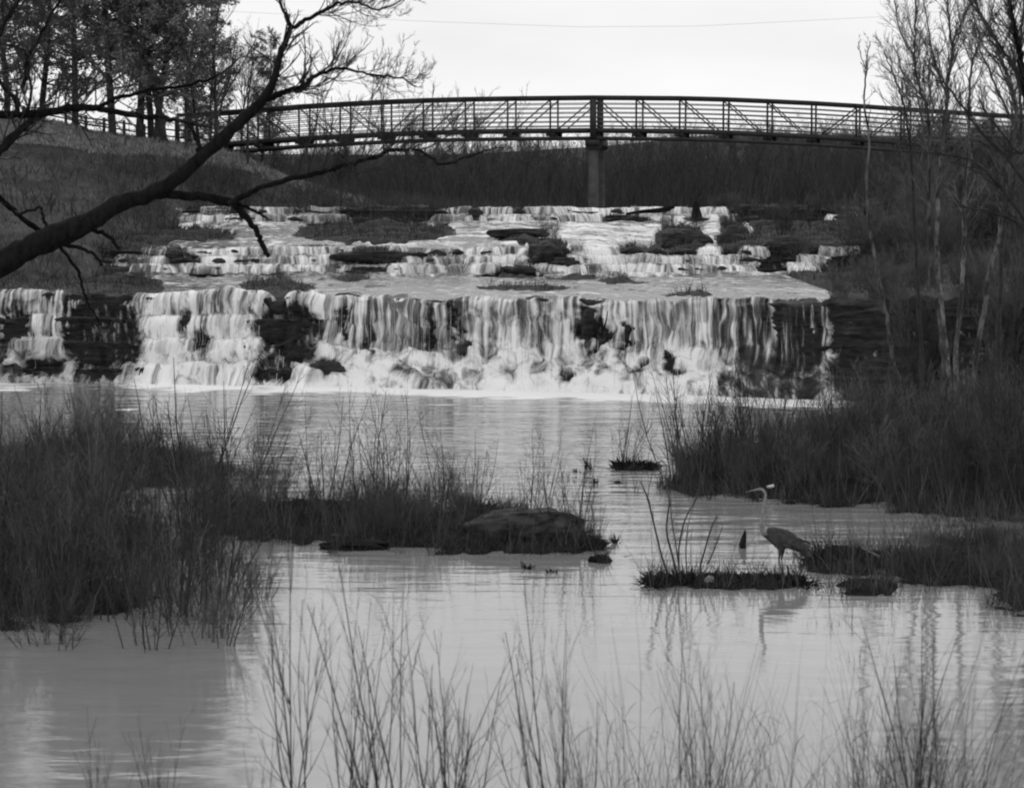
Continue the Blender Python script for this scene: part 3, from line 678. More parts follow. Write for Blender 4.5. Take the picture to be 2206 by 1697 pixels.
p, r = px_limb(trunk, LY, 0, 5, .006); g = Geo(); g.tubes(p, r*.9*(1+.13*fbm(np.arange(len(r))*.45, 1, 3)), 14); obj('trunk', g.mesh('trunk', True, lo_), M['bark'], root)
gc = Geo()
def twigs_on(gc, p, r, per_m, len_, up, ang=(30, 75), k2=4, k3=3, rm=.003, t0=.1):
    L = np.linalg.norm(np.diff(p, axis=0), axis=1).sum(); k = max(3, int(L*per_m))
    a = spawn(p[None], np.maximum(r, .006)[None], np.array([1.0]), k, t0, 1, ang, len_, .35, 8, .10, up, .0035)
    a1 = np.minimum(a[1], .009)*np.linspace(1, .4, 8)[None]/np.linspace(1, .3, 8)[None]
    gc.tubes(a[0], a1, 3)
    b = spawn(a[0], a1, a[2], k2, .15, 1, (18, 50), .5, .7, 5, .09, up*.7, rm*.75); gc.tubes(b[0], b[1], 3)
    if k3:
        c = spawn(b[0], b[1], b[2], k3, .1, 1, (15, 50), .6, .8, 4, .09, up*.5, rm*.6); gc.tubes(c[0], c[1], 3)
for n_, l in enumerate(limbs):
    p, r = px_limb(l, LY, [0.6, -.5, .5, -1.2, .3, 1.2, .8, .5, .4, 0, -.2, .2, -.2, 0, .5, .3, .4, .2][n_], 5, .008)
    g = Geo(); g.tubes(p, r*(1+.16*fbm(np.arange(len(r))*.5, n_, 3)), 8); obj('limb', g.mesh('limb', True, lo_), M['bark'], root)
    if n_ in (0, 1): twigs_on(gc, p, r, 26, .75, .16, k2=6, k3=4, rm=.0042, t0=.2)
    elif n_ == 3: twigs_on(gc, p, r, 20, 1.25, .17, k2=7, k3=4, rm=.0042, t0=.25)
    elif n_ in (5, 6, 14, 15, 16, 17, 7): twigs_on(gc, p, r, 16, .65, .08, k2=6, k3=4, rm=.0055)
    elif n_ in (2, 8, 9, 10, 11): twigs_on(gc, p, r, 3, .2, .0, k2=2, k3=0)
p, r = px_limb(trunk[13:], LY, 0, 5); twigs_on(gc, p, r, 12, .5, .1, k2=4, k3=2, rm=.003)
# the part of its crown above the photograph (seen in the water only)
top = P(np.array([-380, -200, -300, 120, 320, 20]), np.array([100, -60, -400, -150, -200, -350]), LY)
a = grow(top, np.stack([rng.normal(0, .35, 6), rng.normal(0, .3, 6), np.ones(6)], -1), 3.2, .06, 8, .1, .03)
gc.tubes(a[0], a[1], 5); b = spawn(a[0], a[1], a[2], 16, .05, 1, (25, 70), .5, .5, 6, .1, .03); gc.tubes(b[0], b[1], 3)
c = spawn(b[0], b[1], b[2], 9, .1, 1, (20, 60), .5, .6, 4, .1, .02); gc.tubes(c[0], c[1], 3)
obj('crown', gc.mesh('crown', origin=lo_), M['twig'], root)

# ------------------------------------------------------------------ pale-barked saplings on the right
SY = 59.0
def px_tree(pl, Y, label, m, twig, forks=(), per_m=5, ln=1.15, up=.08, rmn=.0065):
    b = P(pl[0][0], pl[0][1], Y); per_m *= 2.1; root = empty('sapling_tree', tuple(b)); tag(root, label, 'sapling', 'saplings on the right bank')
    p, r = px_limb(pl, Y, 0, 5, .01); g = Geo(); g.tubes(p, r, 7); obj('trunk', g.mesh('trunk', True, b), m, root)
    gc = Geo(); n = len(p); twigs_on(gc, p[int(n*.25):], r[int(n*.25):]*1.2, per_m, ln, up, (18, 50), 5, 3, rmn)
    for f in forks:
        q, s = px_limb(f, Y, rng.uniform(-.8, .8), 5, .01); gc.tubes(q, s, 5); twigs_on(gc, q, s*1.2, per_m, ln*.8, up, (18, 48), 5, 3, rmn)
    obj('crown', gc.mesh('crown', origin=b), twig, root)
px_tree([(1938, 935, 10), (1941, 841, 9), (1923, 777, 8.5), (1913, 698, 8), (1895, 613, 7.5), (1873, 491, 7), (1866, 393, 6), (1872, 300, 5), (1861, 225, 4), (1866, 160, 3.5), (1868, 130, 2.5), (1874, 90, 2)], SY,
        'thin pale sapling, leftmost on the right bank, in front of the footbridge railing', M['birch'], M['twiglight'], [[(1866, 160, 2.5), (1855, 120, 2), (1850, 90, 1.5)]], 2.5, .5)
px_tree([(2030, 930, 12), (2034, 800, 11), (2023, 677, 10), (2007, 634, 9), (2004, 520, 9), (2000, 427, 8), (2003, 330, 7), (1996, 232, 6.5), (1984, 200, 6), (1972, 150, 5), (1970, 118, 4.5), (1972, 60, 4), (1974, 0, 3.5), (1972, -120, 3), (1975, -300, 2)], SY,
        'pale sapling second from the left with a trunk kinked below the footbridge', M['birch'], M['twiglight'], [[(1972, 125, 3.5), (1945, 80, 3), (1930, 30, 2.5), (1925, -40, 2)], [(2003, 330, 4), (2010, 230, 4), (1998, 170, 3.5), (2006, 110, 3)]])
px_tree([(2052, 925, 13), (2040, 780, 12), (2026, 640, 11), (2018, 520, 10), (2021, 427, 10), (2030, 320, 9), (2039, 234, 8), (2042, 171, 7.5), (2051, 114, 7), (2046, 60, 5), (2042, 10, 4.5), (2036, -90, 4), (2040, -250, 3)], SY,
        'forked sapling, third from the left, dividing high above the footbridge', M['birch'], M['twiglight'], [[(2051, 114, 5), (2060, 75, 4.5), (2072, 48, 4), (2093, 0, 3.5), (2110, -70, 3)], [(2040, 215, 5), (2020, 150, 4), (2008, 110, 4), (2000, 60, 3), (1990, 0, 2.5)]])
px_tree([(2056, 930, 12), (2059, 763, 11), (2066, 691, 10), (2073, 598, 9), (2077, 520, 9), (2077, 427, 8), (2086, 330, 7), (2088, 234, 6), (2089, 181, 5.5), (2094, 137, 5), (2106, 103, 4), (2127, 59, 3.5), (2140, 0, 3), (2150, -100, 2.5)], SY+1,
        'straight slim sapling rising just right of the forked one', M['birch'], M['twiglight'], [[(2094, 137, 3.5), (2080, 100, 3), (2072, 70, 2.5), (2065, 20, 2)]])
px_tree([(2085, 925, 12), (2102, 770, 11), (2123, 656, 11), (2130, 591, 10), (2152, 516, 9), (2157, 463, 9), (2176, 340, 8), (2190, 246, 7.5), (2180, 190, 7), (2167, 152, 7), (2152, 118, 6.5), (2141, 76, 6), (2114, 32, 5.5), (2100, 0, 5), (2080, -80, 4), (2070, -220, 3)], SY-1,
        'crooked sapling leaning right then left near the photo edge', M['birch'], M['twiglight'], [[(2190, 240, 5), (2170, 180, 4), (2150, 140, 4), (2120, 100, 3), (2105, 60, 2.5)], [(2165, 160, 4), (2183, 130, 3.5), (2185, 60, 3)]])
px_tree([(2244, 960, 30), (2238, 700, 28), (2231, 500, 25), (2224, 350, 22), (2213, 220, 18), (2200, 130, 15), (2190, 86, 13), (2180, 40, 11), (2175, 0, 10), (2170, -90, 9), (2160, -300, 6), (2150, -480, 3)], SY-3,
        'thick dark trunk at the right edge of the photo, curving up out of view', M['bark'], M['twigmid'], [[(2214, 230, 7), (2185, 150, 8), (2150, 95, 6), (2120, 50, 5), (2090, 0, 4)], [(2225, 420, 10), (2170, 340, 8), (2110, 280, 6), (2060, 210, 5), (2030, 175, 4)], [(2216, 300, 8), (2195, 330, 6), (2130, 250, 5), (2110, 215, 4)], [(2228, 520, 9), (2190, 480, 8), (2130, 455, 6), (2080, 445, 4)], [(2228, 500, 9), (2150, 400, 7), (2095, 345, 6), (2020, 330, 4)]], 5, 1.0)
px_tree([(2150, 930, 13), (2152, 700, 11), (2165, 480, 10), (2200, 300, 8), (2196, 200, 7), (2198, 100, 6), (2206, 0, 5), (2210, -150, 4)], SY+2,
        'grey sapling beside the thick dark trunk at the right edge', M['bark2'], M['twiglight'], [[(2200, 300, 5), (2160, 220, 5), (2130, 150, 4), (2105, 90, 3), (2095, 20, 2.5)]], 6)
px_tree([(1990, 930, 10), (1985, 760, 9), (1975, 600, 8), (1968, 450, 7), (1962, 330, 6), (1950, 240, 5), (1935, 190, 4), (1920, 150, 3), (1908, 120, 2.5)], SY+2,
        'small grey sapling whose top barely clears the footbridge railing', M['bark2'], M['twiglight'], [[(1962, 330, 4), (1960, 240, 4), (1945, 160, 3), (1930, 110, 2)], [(1968, 420, 4), (1990, 300, 4), (1975, 200, 3), (1966, 150, 2.5)]], 5)

# ------------------------------------------------------------------ shrubs (prototypes, then copies)
def shrub_mesh(h, ns, spread, k1, k2, r0=.009, rm=.0035, curve=.05):
    an = rng.uniform(0, 2*math.pi, ns); rr = np.sqrt(rng.random(ns))*spread*.35
    b = np.stack([rr*np.cos(an), rr*np.sin(an), np.full(ns, -.15)], -1)
    d = np.stack([np.cos(an)*rr*.9/spread+rng.normal(0, .13, ns), np.sin(an)*rr*.9/spread+rng.normal(0, .13, ns), np.ones(ns)], -1)
    L = h*rng.uniform(.55, 1.1, ns)
    p, r, L = grow(b, d, L, r0*rng.uniform(.6, 1.2, ns), 8, .06, curve, .3); g = Geo(); g.tubes(p, r, 4)
    p1, r1, L1 = spawn(p, r, L, k1, .2, .98, (18, 48), .42, .6, 5, .1, .05, rm); g.tubes(p1, r1, 3)
    if k2: p2, r2, L2 = spawn(p1, r1, L1, k2, .15, 1, (18, 55), .5, .7, 4, .1, .04, rm*.8); g.tubes(p2, r2, 3)
    return g.mesh('shrub')
SH = [shrub_mesh(1.5, 30, 1.0, 8, 3) for _ in range(3)]+[shrub_mesh(1.3, 46, 1.3, 7, 3) for _ in range(2)]
def wand_mesh():
    ns = rng.integers(6, 11); b = np.zeros((ns, 3)); b[:, :2] = rng.normal(0, .07, (ns, 2)); b[:, 2] = -.1
    d = np.stack([rng.normal(0, .13, ns), rng.normal(0, .13, ns), np.ones(ns)], -1); L = 2.0*rng.uniform(.55, 1.12, ns)
    p, r, L = grow(b, d, L, .0075*rng.uniform(.7, 1.3, ns), 10, .035, .015, .25); g = Geo(); g.tubes(p, r, 4)
    p1, r1, L1 = spawn(p, r, L, 6, .2, .9, (12, 32), .42, .6, 7, .05, .06, .0022); g.tubes(p1, r1, 3)
    p2, r2, L2 = spawn(p1, r1, L1, 2, .2, .9, (15, 35), .5, .7, 5, .06, .05, .0016); g.tubes(p2, r2, 3)
    return g.mesh('shrub')
SHR = [shrub_mesh(1.9, 44, 1.2, 8, 4, .011, .0055) for _ in range(3)]      # denser, for the far right thickets
SHT = [shrub_mesh(2.0, 9, .7, 7, 2, .011) for _ in range(2)]              # a few tall wands
SHO = [shrub_mesh(1.6, 15, 1.3, 8, 4, .013, .0045, .02) for _ in range(3)]+[shrub_mesh(1.2, 20, 1.5, 9, 4, .009, .0035, .0) for _ in range(2)]   # open, wide fans
SHD = [me.copy() for me in SHO]
SHF = [wand_mesh() for _ in range(4)]  # foreground wand shrubs
for me in SH+SHR+SHT+SHF: me.materials.clear()
for me in SHO: me.materials.append(M['brush'])
for me in SHD: me.materials.append(M['twig'])
for me in SH: me.materials.append(M['brush'])
for me in SHT: me.materials.append(M['twig'])
for me in SHR: me.materials.append(M['brush'])
for me in SHF: me.materials.append(M['twigmid'])
def put(name, me, loc, s, label, cat, group, yaw=None, tilt=.06):
    o = bpy.data.objects.new(name, me); COL.objects.link(o); o.location = loc
    o.rotation_euler = (rng.normal(0, tilt), rng.normal(0, tilt), rng.uniform(0, 6.28) if yaw is None else yaw); o.scale = (s, s, s*rng.uniform(.88, 1.12))
    return tag(o, label, cat, group)
def inpoly(x, y, poly):
    c = False; n = len(poly)
    for i in range(n):
        x0, y0 = poly[i]; x1, y1 = poly[i-1]
        if (y0 > y) != (y1 > y) and x < (x1-x0)*(y-y0)/(y1-y0)+x0: c = not c
    return c
def scatter(poly, n, mind=.3):
    xs_ = [a for a, b in poly]; ys_ = [b for a, b in poly]; out = []; tries = 0
    A0 = PZ(min(xs_), min(ys_), 0); A1 = PZ(max(xs_), max(ys_), 0)
    while len(out) < n and tries < 20000:
        tries += 1
        x_ = rng.uniform(min(xs_), max(xs_)); y_ = rng.uniform(min(ys_), max(ys_))
        if not inpoly(x_, y_, poly): continue
        q = PZ(x_, y_, 0.)
        if any((q[0]-o[0])**2+(q[1]-o[1])**2 < mind**2 for o in out): continue
        out.append(q)
    return out
def shrubs(poly, n, protos, s, label, group, mind=.3, name='shrub', cat='shrub'):
    for q in scatter(poly, n, mind):
        z = float(ground_h(q[0], q[1])); put(name, protos[rng.integers(len(protos))], (q[0], q[1], z), s*rng.uniform(.5, 1.3), label, cat, group)
shrubs([(-60, 985), (180, 975), (340, 1000), (360, 1020), (200, 1050), (-60, 1060)], 16, SHO+SHD+SHT, .8, 'leafless shrub in the far part of the left bank thicket, by the dark water', 'shrubs at the back of the left bank thicket', .35)
shrubs([(-60, 1060), (360, 1040), (470, 1110), (560, 1180), (540, 1260), (-60, 1260)], 31, SHO+SHD+SHT, .9, 'leafless shrub in the middle of the dense left bank thicket', 'shrubs in the middle of the left bank thicket', .3)
shrubs([(-60, 1260), (560, 1260), (500, 1390), (300, 1410), (-60, 1400)], 25, SHO+SHD+SHT, .85, 'leafless shrub at the water edge of the left bank thicket', 'shrubs at the front of the left bank thicket', .28)
shrubs([(400, 1070), (620, 1066), (640, 1100), (560, 1150), (420, 1110)], 7, SH, .55, 'low bare shrub on the left end of the middle islet', 'low shrubs on the left end of the islet', .3)
shrubs([(620, 1080), (1000, 1090), (1000, 1170), (620, 1160)], 18, SH, .5, 'low bare shrub on the grassy middle of the islet', 'low shrubs on the middle of the islet', .4)
shrubs([(1450, 1010), (1520, 1000), (1860, 1000), (1860, 1065), (1500, 1060)], 46, SHR+SHO+SHD+SH, .56, 'dense bare shrub on the left part of the right hand spit', 'shrubs on the left part of the right hand spit', .22)
shrubs([(1860, 960), (2300, 960), (2300, 1110), (1860, 1075)], 44, SHR+SHO+SHD, .75, 'dense bare shrub on the right part of the right hand spit', 'shrubs on the right part of the right hand spit', .3)
shrubs([(1800, 905), (2300, 925), (2300, 960), (1820, 950)], 16, SHR+SHO, .7, 'bare shrub at the foot of the rocks below the pale saplings', 'shrubs at the foot of the right hand rocks', .4)
shrubs([(1450, 1015), (1520, 1000), (1860, 1000), (1860, 1060), (1500, 1055)], 20, SHT, 1.0, 'tall thin wand standing out of the left part of the right hand spit', 'tall wands on the left part of the right hand spit', .3, 'wand_shrub')
shrubs([(1860, 960), (2300, 960), (2300, 1110), (1860, 1075)], 18, SHT, 1.15, 'tall thin wand standing out of the right part of the right hand spit', 'tall wands on the right part of the right hand spit', .4, 'wand_shrub')
shrubs([(1740, 1185), (2000, 1180), (2300, 1180), (2300, 1270), (1900, 1250)], 12, SH, .34, 'low bare shrub on the right foreground islet', 'low shrubs on the right foreground islet', .3)
for (x_, y_, s_, lb) in [(405, 1085, 1.0, 'tall wispy shrub at the left end of the middle islet'), (500, 1090, .85, 'tall wispy shrub with seed clusters, second on the middle islet'), (560, 1095, .6, 'thin wand shrub behind the left part of the middle islet'),
                           (700, 1080, .75, 'thin wand shrub above the grass tussocks of the islet'), (800, 1085, .85, 'tallest wand shrub on the middle of the islet'), (845, 1092, .8, 'dark dense wand shrub next to the tallest one on the islet'),
                           (950, 1095, .6, 'wand shrub just left of the grey rock slab'), (1015, 1110, .55, 'wand shrub rising behind the grey rock slab'), (1150, 1130, .6, 'thin wand shrub behind the right shoulder of the rock slab'),
                           (1225, 1165, .62, 'wand shrub at the right tip of the islet'), (1275, 1175, .35, 'tiny wand shrub beyond the right tip of the islet'),
                           (1345, 1008, .5, 'wispy wands beside the floating clump of debris'), (1470, 1030, .9, 'dark wand shrub at the left tip of the right hand spit')]:
    q = PZ(x_, y_, 0); put('wand_shrub', SHT[rng.integers(2)], (q[0], q[1], float(ground_h(q[0], q[1]))), s_*1.35, lb, 'shrub', 'wand shrubs on the islets')
# shrub with two long bowed stems left of the heron
q0 = PZ(1450, 1245, 0.); g = Geo()
for l in [[(1442, 1244, 5), (1425, 1195, 5), (1407, 1120, 4), (1396, 1075, 4), (1386, 1050, 2.5), (1378, 1035, 1.5)], [(1460, 1242, 5), (1447, 1190, 5), (1437, 1150, 4.5), (1437, 1120, 4), (1442, 1080, 4), (1435, 1035, 2.5), (1436, 1000, 2)],
          [(1464, 1242, 4), (1462, 1190, 4), (1470, 1140, 4), (1480, 1110, 3.5), (1500, 1070, 3), (1520, 1000, 2)], [(1395, 1075, 2), (1400, 1040, 1.5), (1412, 1005, 1)], [(1465, 1242, 3), (1455, 1165, 3), (1447, 1120, 2.5), (1445, 1070, 2)],
          [(1508, 1222, 4.5), (1517, 1190, 4), (1530, 1145, 3.5), (1545, 1110, 2)], [(1525, 1215, 3), (1540, 1180, 3), (1556, 1135, 2)], [(1480, 1240, 3), (1478, 1180, 3), (1485, 1120, 2), (1505, 1060, 1.5)]]:
    p, r = px_limb(l, float(q0[1]), rng.uniform(-.3, .3), 5); g.tubes(p, r, 5)
    a = spawn(p[None], r[None], np.array([.5]), 5, .3, 1, (15, 40), .5, .5, 4, .08, .06, .002); g.tubes(a[0], a[1], 3)
tag(obj('wand_shrub', g.mesh('wand_shrub', origin=q0), M['twig'], loc=tuple(q0)), 'shrub of long bowed dark stems growing from the debris bar left of the heron', 'shrub')
# foreground wand shrubs along the near bank
for n_, (x_, Y_, s_, lb) in enumerate([(645, 17.2, 1.0, 'tall many stemmed wand shrub, leftmost of the foreground ones'), (838, 16.8, 1.08, 'thickest bunch of tall foreground wands, left of centre'), (780, 17.5, .85, 'slimmer wand shrub just left of the thickest foreground bunch'),
                           (975, 17.0, .85, 'foreground wand shrub right of the thickest bunch'), (930, 17.6, .8, 'sparse foreground wand shrub between the two central bunches'), (1180, 16.9, .85, 'single thin forked foreground shrub near the centre'),
                           (1225, 17.3, .62, 'slight wand shrub at the left end of the foreground grass'), (330, 16.6, .42, 'short sparse wands at the bottom left'), (200, 16.6, .42, 'short wands close to the bottom left corner'), (560, 16.9, .5, 'short wand shrub left of the leftmost tall bunch'),
                           (1500, 17.2, .72, 'thin wand shrub among the left part of the foreground grass'), (1985, 17.0, .8, 'thin wand shrub among the right part of the foreground grass')]):
    q = np.array([(x_-CX)*Y_/F, Y_]); put('foreground_shrub', SHF[n_ % 4], (q[0], q[1], float(ground_h(q[0], q[1]))), s_, lb, 'shrub', 'foreground wand shrubs', tilt=.03)
# scrub on the right bank, beside and above the falls
def onrock(pxl, row): 
    j = int(np.argmin(np.abs(px[row]-pxl))); return RK[row, j]
def rock_pts(n, cond):
    ii, jj = np.where(cond); k = rng.choice(len(ii), n, replace=False); return [RK[ii[a], jj[a]] for a in k]
up_ = (px > 1840) & (px < 2330) & (RS > .5) & (RS < 4.5) | ((px > 1840) & (px < 2330) & (RY < 94) & (RZ > 2.3))
for q in rock_pts(46, up_ & (py < 640)): put('shrub', SHR[rng.integers(3)], tuple(q), rng.uniform(.8, 1.25), 'leafless shrub on the upper right bank behind the saplings', 'shrub', 'shrubs on the upper right bank')
for q in rock_pts(15, (px > 1880) & (px < 2330) & (RS == 1) & (RZ > .2)): put('shrub', SHR[rng.integers(3)], tuple(q), rng.uniform(.6, 1.0), 'leafless shrub clinging to the dark rocks right of the main fall', 'shrub', 'shrubs on the rocks right of the main fall')
for q in rock_pts(22, (px > 1790) & (px < 2330) & (RY > b0+run1+.5) & (RY < 92) & (RZ > 2.3)): put('shrub', SHR[rng.integers(3)], tuple(q), rng.uniform(.4, .75), 'leafless shrub on level ground above the rocks right of the main fall', 'shrub', 'shrubs on the level ground right of the main fall')
for q in rock_pts(20, (px > 1540) & (px < 1860) & (RS == 4)): put('shrub', SHR[rng.integers(3)], tuple(q), rng.uniform(.25, .4), 'low shrub on the far edge of the upper right bank', 'shrub', 'low shrubs on the far edge of the upper right bank')

for (x_, y_, s_, lb) in [(1440, 505, .5, 'brush on the big dark hummock in the rapids, left part'), (1500, 515, .45, 'brush on the big dark hummock in the rapids, right part'), (1575, 500, .55, 'brush crowning the tall rock between the side streams'), (1185, 525, .5, 'brush on the boulder in the rapids left of centre'),
                          (1120, 585, .3, 'twigs on the low rock at the foot of the rapids'), (1690, 520, .6, 'brush above the dark mossy rock right of the side streams'), (1720, 560, .6, 'brush in front of the mossy rock right of the side streams'), (1240, 548, .3, 'small brush on the rock right of the rapids boulder'),
                          (640, 438, .25, 'small round bush on the left part of the top ledge'), (900, 450, .3, 'low bush on the dark ledge left of the topmost fall'), (300, 615, .4, 'low bush on the grassy ledge top above the left dark rocks'), (600, 618, .3, 'low bush on the shelf islet above the second dark rock gap')]:
    k_ = np.argmin((px-x_)**2+(py-y_)**2); put('low_bush', SHR[rng.integers(3)], tuple(RK.reshape(-1, 3)[k_]), s_, lb, 'bush', 'low bushes among the cascade ledges')
# ------------------------------------------------------------------ dead grass and tussocks
def blades(pts, h, w_, bend=.25, n=5):
    pts = np.asarray(pts); m_ = len(pts); h = h*(1+.75*fbm(pts[:, 0]*1.7, pts[:, 1]*1.3, 3, 66)); d = np.stack([rng.normal(0, bend, m_), rng.normal(0, bend, m_), np.ones(m_)], -1)
    L = h*rng.uniform(.4, 1.15, m_); p, r, _ = grow(pts, d, L, w_/2, n, .1, -.05, .1); return p, r*2
def stuff_blades(name, pts, h, w_, m, label, cat='grass', bend=.3):
    g = Geo(); p, wd = blades(pts, h, w_, bend); g.ribbons(p, wd); return tag(obj(name, g.mesh(name), m), label, cat, kind='stuff')
hi = np.where(Hm > -.03); wgt = np.where(Hm[hi] < .06, 3.2, 1.); k = rng.choice(len(hi[0]), 105000, p=wgt/wgt.sum()); fx = Xg[hi][k]+rng.uniform(-.06, .06, len(k)); fy = Yg[hi][k]+rng.uniform(-.08, .08, len(k)); fz = Hm[hi][k]
fpx = CX+F*fx/fy; keep = (fpx > -150) & (fpx < 2350) & (fy > 21) & (fbm(fx*1.1, fy*1.1, 3, 5) > -.6)
fp = np.stack([fx, fy, fz-.02], -1)[keep]
stuff_blades('bank_grass', fp, .34, .013, M['grassd'], 'dark dead grass on the mud banks and islets', bend=.55)
k2 = rng.choice(len(fp), 5200); stuff_blades('dry_stalks', fp[k2], .95, .012, M['grassm'], 'scattered pale stalks among the bank thickets', 'stalks', .22)
# cascade hummocks
cd = np.where((dry > .3) & (RS != 1) & (px > -60) & (px < 2300) & (py < 650)); k = rng.choice(len(cd[0]), 30000)
cp = RK[cd][k]+rng.normal(0, .05, (len(k), 3))*[1, 1, .3]
stuff_blades('cascade_grass', cp, .34, .022, M['grassd'], 'dead grass on the ledges and hummocks of the cascade', bend=.45)
k = rng.choice(len(cd[0]), 2600); stuff_blades('cascade_stalks', RK[cd][k], .6, .018, M['grassm'], 'pale stalks standing on the cascade ledges', 'stalks', .2)
# hill grass
ii = rng.integers(2, 150, 42000); jj = rng.integers(120, 400, 42000); hp = np.stack([Xh[ii, jj], Yh[ii, jj], Zh[ii, jj]], -1)+rng.normal(0, .1, (42000, 3))*[1, 1, .1]
stuff_blades('hill_grass', hp, .26, .028, M['brush'], 'rough dry grass covering the left hill', bend=.5)
kk = (fbm(hp[:, 0]*.5, hp[:, 1]*.35, 3, 9) > .05) & (ii < 88); hb = hp[kk][:9000]
jc = rng.integers(185, 390, 36000); ic = (rng.uniform(104, 136, 36000)-np.clip((jc-300)/90*25, 0, 25)).astype(int)
stuff_blades('crest_grass', np.stack([Xh[ic, jc], Yh[ic, jc], Zh[ic, jc]], -1)+rng.normal(0, .12, (36000, 3))*[1, 1, .1], .2, .06, M['grassp'], 'pale dry grass along the crest of the left hill', bend=.5)
g = Geo(); p, r_, L_ = grow(hb[::9], np.stack([rng.normal(0, .4, len(hb[::9])), rng.normal(0, .4, len(hb[::9])), np.ones(len(hb[::9]))], -1), 1.0, .02, 5, .12); g.tubes(p, r_, 3)
a = spawn(p, r_, L_, 8, .1, 1, (20, 60), .5, .6, 4, .1, .03, .007); g.ribbons(a[0], a[1]*2)
tag(obj('hill_brush', g.mesh('hill_brush'), M['twigmid']), 'low leafless brush covering the left hillside', 'brush', kind='stuff')
# foreground grass at bottom right: individual tussocks of long blades
def tuss_mesh(n, h, sp, w_):
    an = rng.uniform(0, 6.28, n); rr = sp*np.sqrt(rng.random(n)); b = np.stack([rr*np.cos(an), rr*np.sin(an), np.full(n, -.05)], -1)
    d = np.stack([np.cos(an)*.25+rng.normal(0, .16, n), np.sin(an)*.2+rng.normal(0, .16, n), np.ones(n)], -1)
    p, r, _ = grow(b, d, h*rng.uniform(.35, 1.1, n), w_/2, 9, .05, -.035, .12); g = Geo(); g.ribbons(p, r*2)
    k = rng.random(n) < .6; q = p[k][:, -1]; nb2 = len(q)   # drooping leaf blades
    t = p[k][:, 5]; dd = np.stack([rng.normal(0, .8, nb2), rng.normal(0, .5, nb2), np.full(nb2, .6)], -1)
    p2, r2, _ = grow(t, dd, .34, .006, 6, .08, -.28, .1); g.ribbons(p2, r2*2*np.sin(np.linspace(.3, 3.0, 6))[None])
    return g.mesh('grass_tussock')
TU = [tuss_mesh(36, 1.5, .26, .010) for _ in range(3)]+[tuss_mesh(24, 1.75, .2, .009) for _ in range(2)]
for me in TU: me.materials.append(M['grassm'])
for n_, (x_, Y_, s_) in enumerate([(1265, 16.8, .72), (1300, 17.3, .55), (1350, 16.5, .85), (1400, 17.2, .95), (1440, 16.2, .75), (1475, 16.9, 1.0), (1520, 17.4, .8), (1560, 16.4, 1.0), (1600, 17.1, .85), (1640, 16.3, .8), (1690, 17.2, .7), (1730, 16.6, .9), (1770, 17.3, .8),
                                  (1810, 16.2, .95), (1850, 17.0, .9), (1890, 16.5, .85), (1930, 17.2, .75), (1965, 16.4, .9), (2000, 17.1, 1.0), (2045, 16.5, .95), (2090, 17.0, .8), (2130, 16.3, .7), (2180, 16.9, .6), (640, 16.9, .35), (860, 16.6, .3), (1030, 16.5, .25), (430, 16.2, .25), (1130, 16.4, .3)]):
    q = np.array([(x_-CX)*Y_/F, Y_]); side = 'left half' if x_ < 1740 else 'right half'
    lb = ('tussock of long dry grass in the %s of the foreground grass, bottom right' % side) if x_ > 1250 else 'small tuft of dry grass at the bottom edge, left of the tall grass'
    put('grass_tussock', TU[n_ % 5], (q[0], q[1], float(ground_h(q[0], q[1]))), s_, lb, 'grass tussock', 'grass tussocks in the %s of the foreground' % side if x_ > 1250 else 'small grass tufts at the bottom edge')
# thin submerged sprigs out in the near water
for n_, (x_, y_) in enumerate([(1785, 1345), (1830, 1350), (1850, 1420)]):
    q = PZ(x_, y_, 0); g = Geo(); b = np.stack([rng.normal(0, .18, 16), rng.normal(0, .2, 16), np.full(16, -.05)], -1); p, wd = blades(b, .32, .007, .2); g.ribbons(p, wd)
    tag(obj('water_sprig', g.mesh('water_sprig'), M['twig'], loc=tuple(q)), ['leftmost sprig of dark stems standing in open water right of the debris bar', 'middle sprig of dark stems standing in open water', 'nearest sprig of dark stems standing in open water'][n_], 'water plant', 'sprigs in open water')

# ------------------------------------------------------------------ boulders, slabs, stumps, driftwood
def boulder(name, c, size, label, m, seed, cat='rock', flat=0., rot=0., group=None, nu=40, nv=22):
    u, v = np.meshgrid(np.linspace(0, 2*math.pi, nu, endpoint=False), np.linspace(-math.pi/2, math.pi/2, nv))
    x_ = np.cos(v)*np.cos(u); y_ = np.cos(v)*np.sin(u); z_ = np.sin(v)
    e = 1-flat*.45; f_ = lambda a: np.sign(a)*np.abs(a)**e
    d_ = 1+.38*fbm(x_*1.9+seed+z_, y_*1.9+z_*2.3, 5, seed)+.10*np.abs(((z_*2.2+.3*x_) % 1)-.5)
    V = np.stack([f_(x_)*d_*size[0], f_(y_)*d_*size[1], f_(z_)*d_*size[2]], -1)
    c_, s_ = math.cos(rot), math.sin(rot); V = V@np.array([[c_, s_, 0], [-s_, c_, 0], [0, 0, 1]])
    idx = np.arange(nu*nv).reshape(nv, nu); nx = np.roll(idx, -1, 1)
    Q = np.stack([idx[:-1], nx[:-1], nx[1:], idx[1:]], -1).reshape(-1, 4)
    return tag(obj(name, mesh_np(name, V.reshape(-1, 3), Q, smooth=True), m, loc=tuple(c)), label, cat, group)
q = PZ(1100, 1170, 0); boulder('rock_slab', q+[0.15, .3, .16], (.80, .6, .30), 'large grey rock slab with a flat pale top on the middle islet', M['slab'], 3, flat=.4)
q = PZ(760, 1180, 0); boulder('rock_slab', q+[0, 0, .02], (.48, .3, .10), 'low flat dark rock at the front edge of the islet', M['mud'], 5, flat=.5)
q = PZ(1288, 1210, 0); boulder('boulder', q+[0, 0, .02], (.14, .1, .08), 'small pointed dark rock off the right tip of the islet', M['mud'], 8)
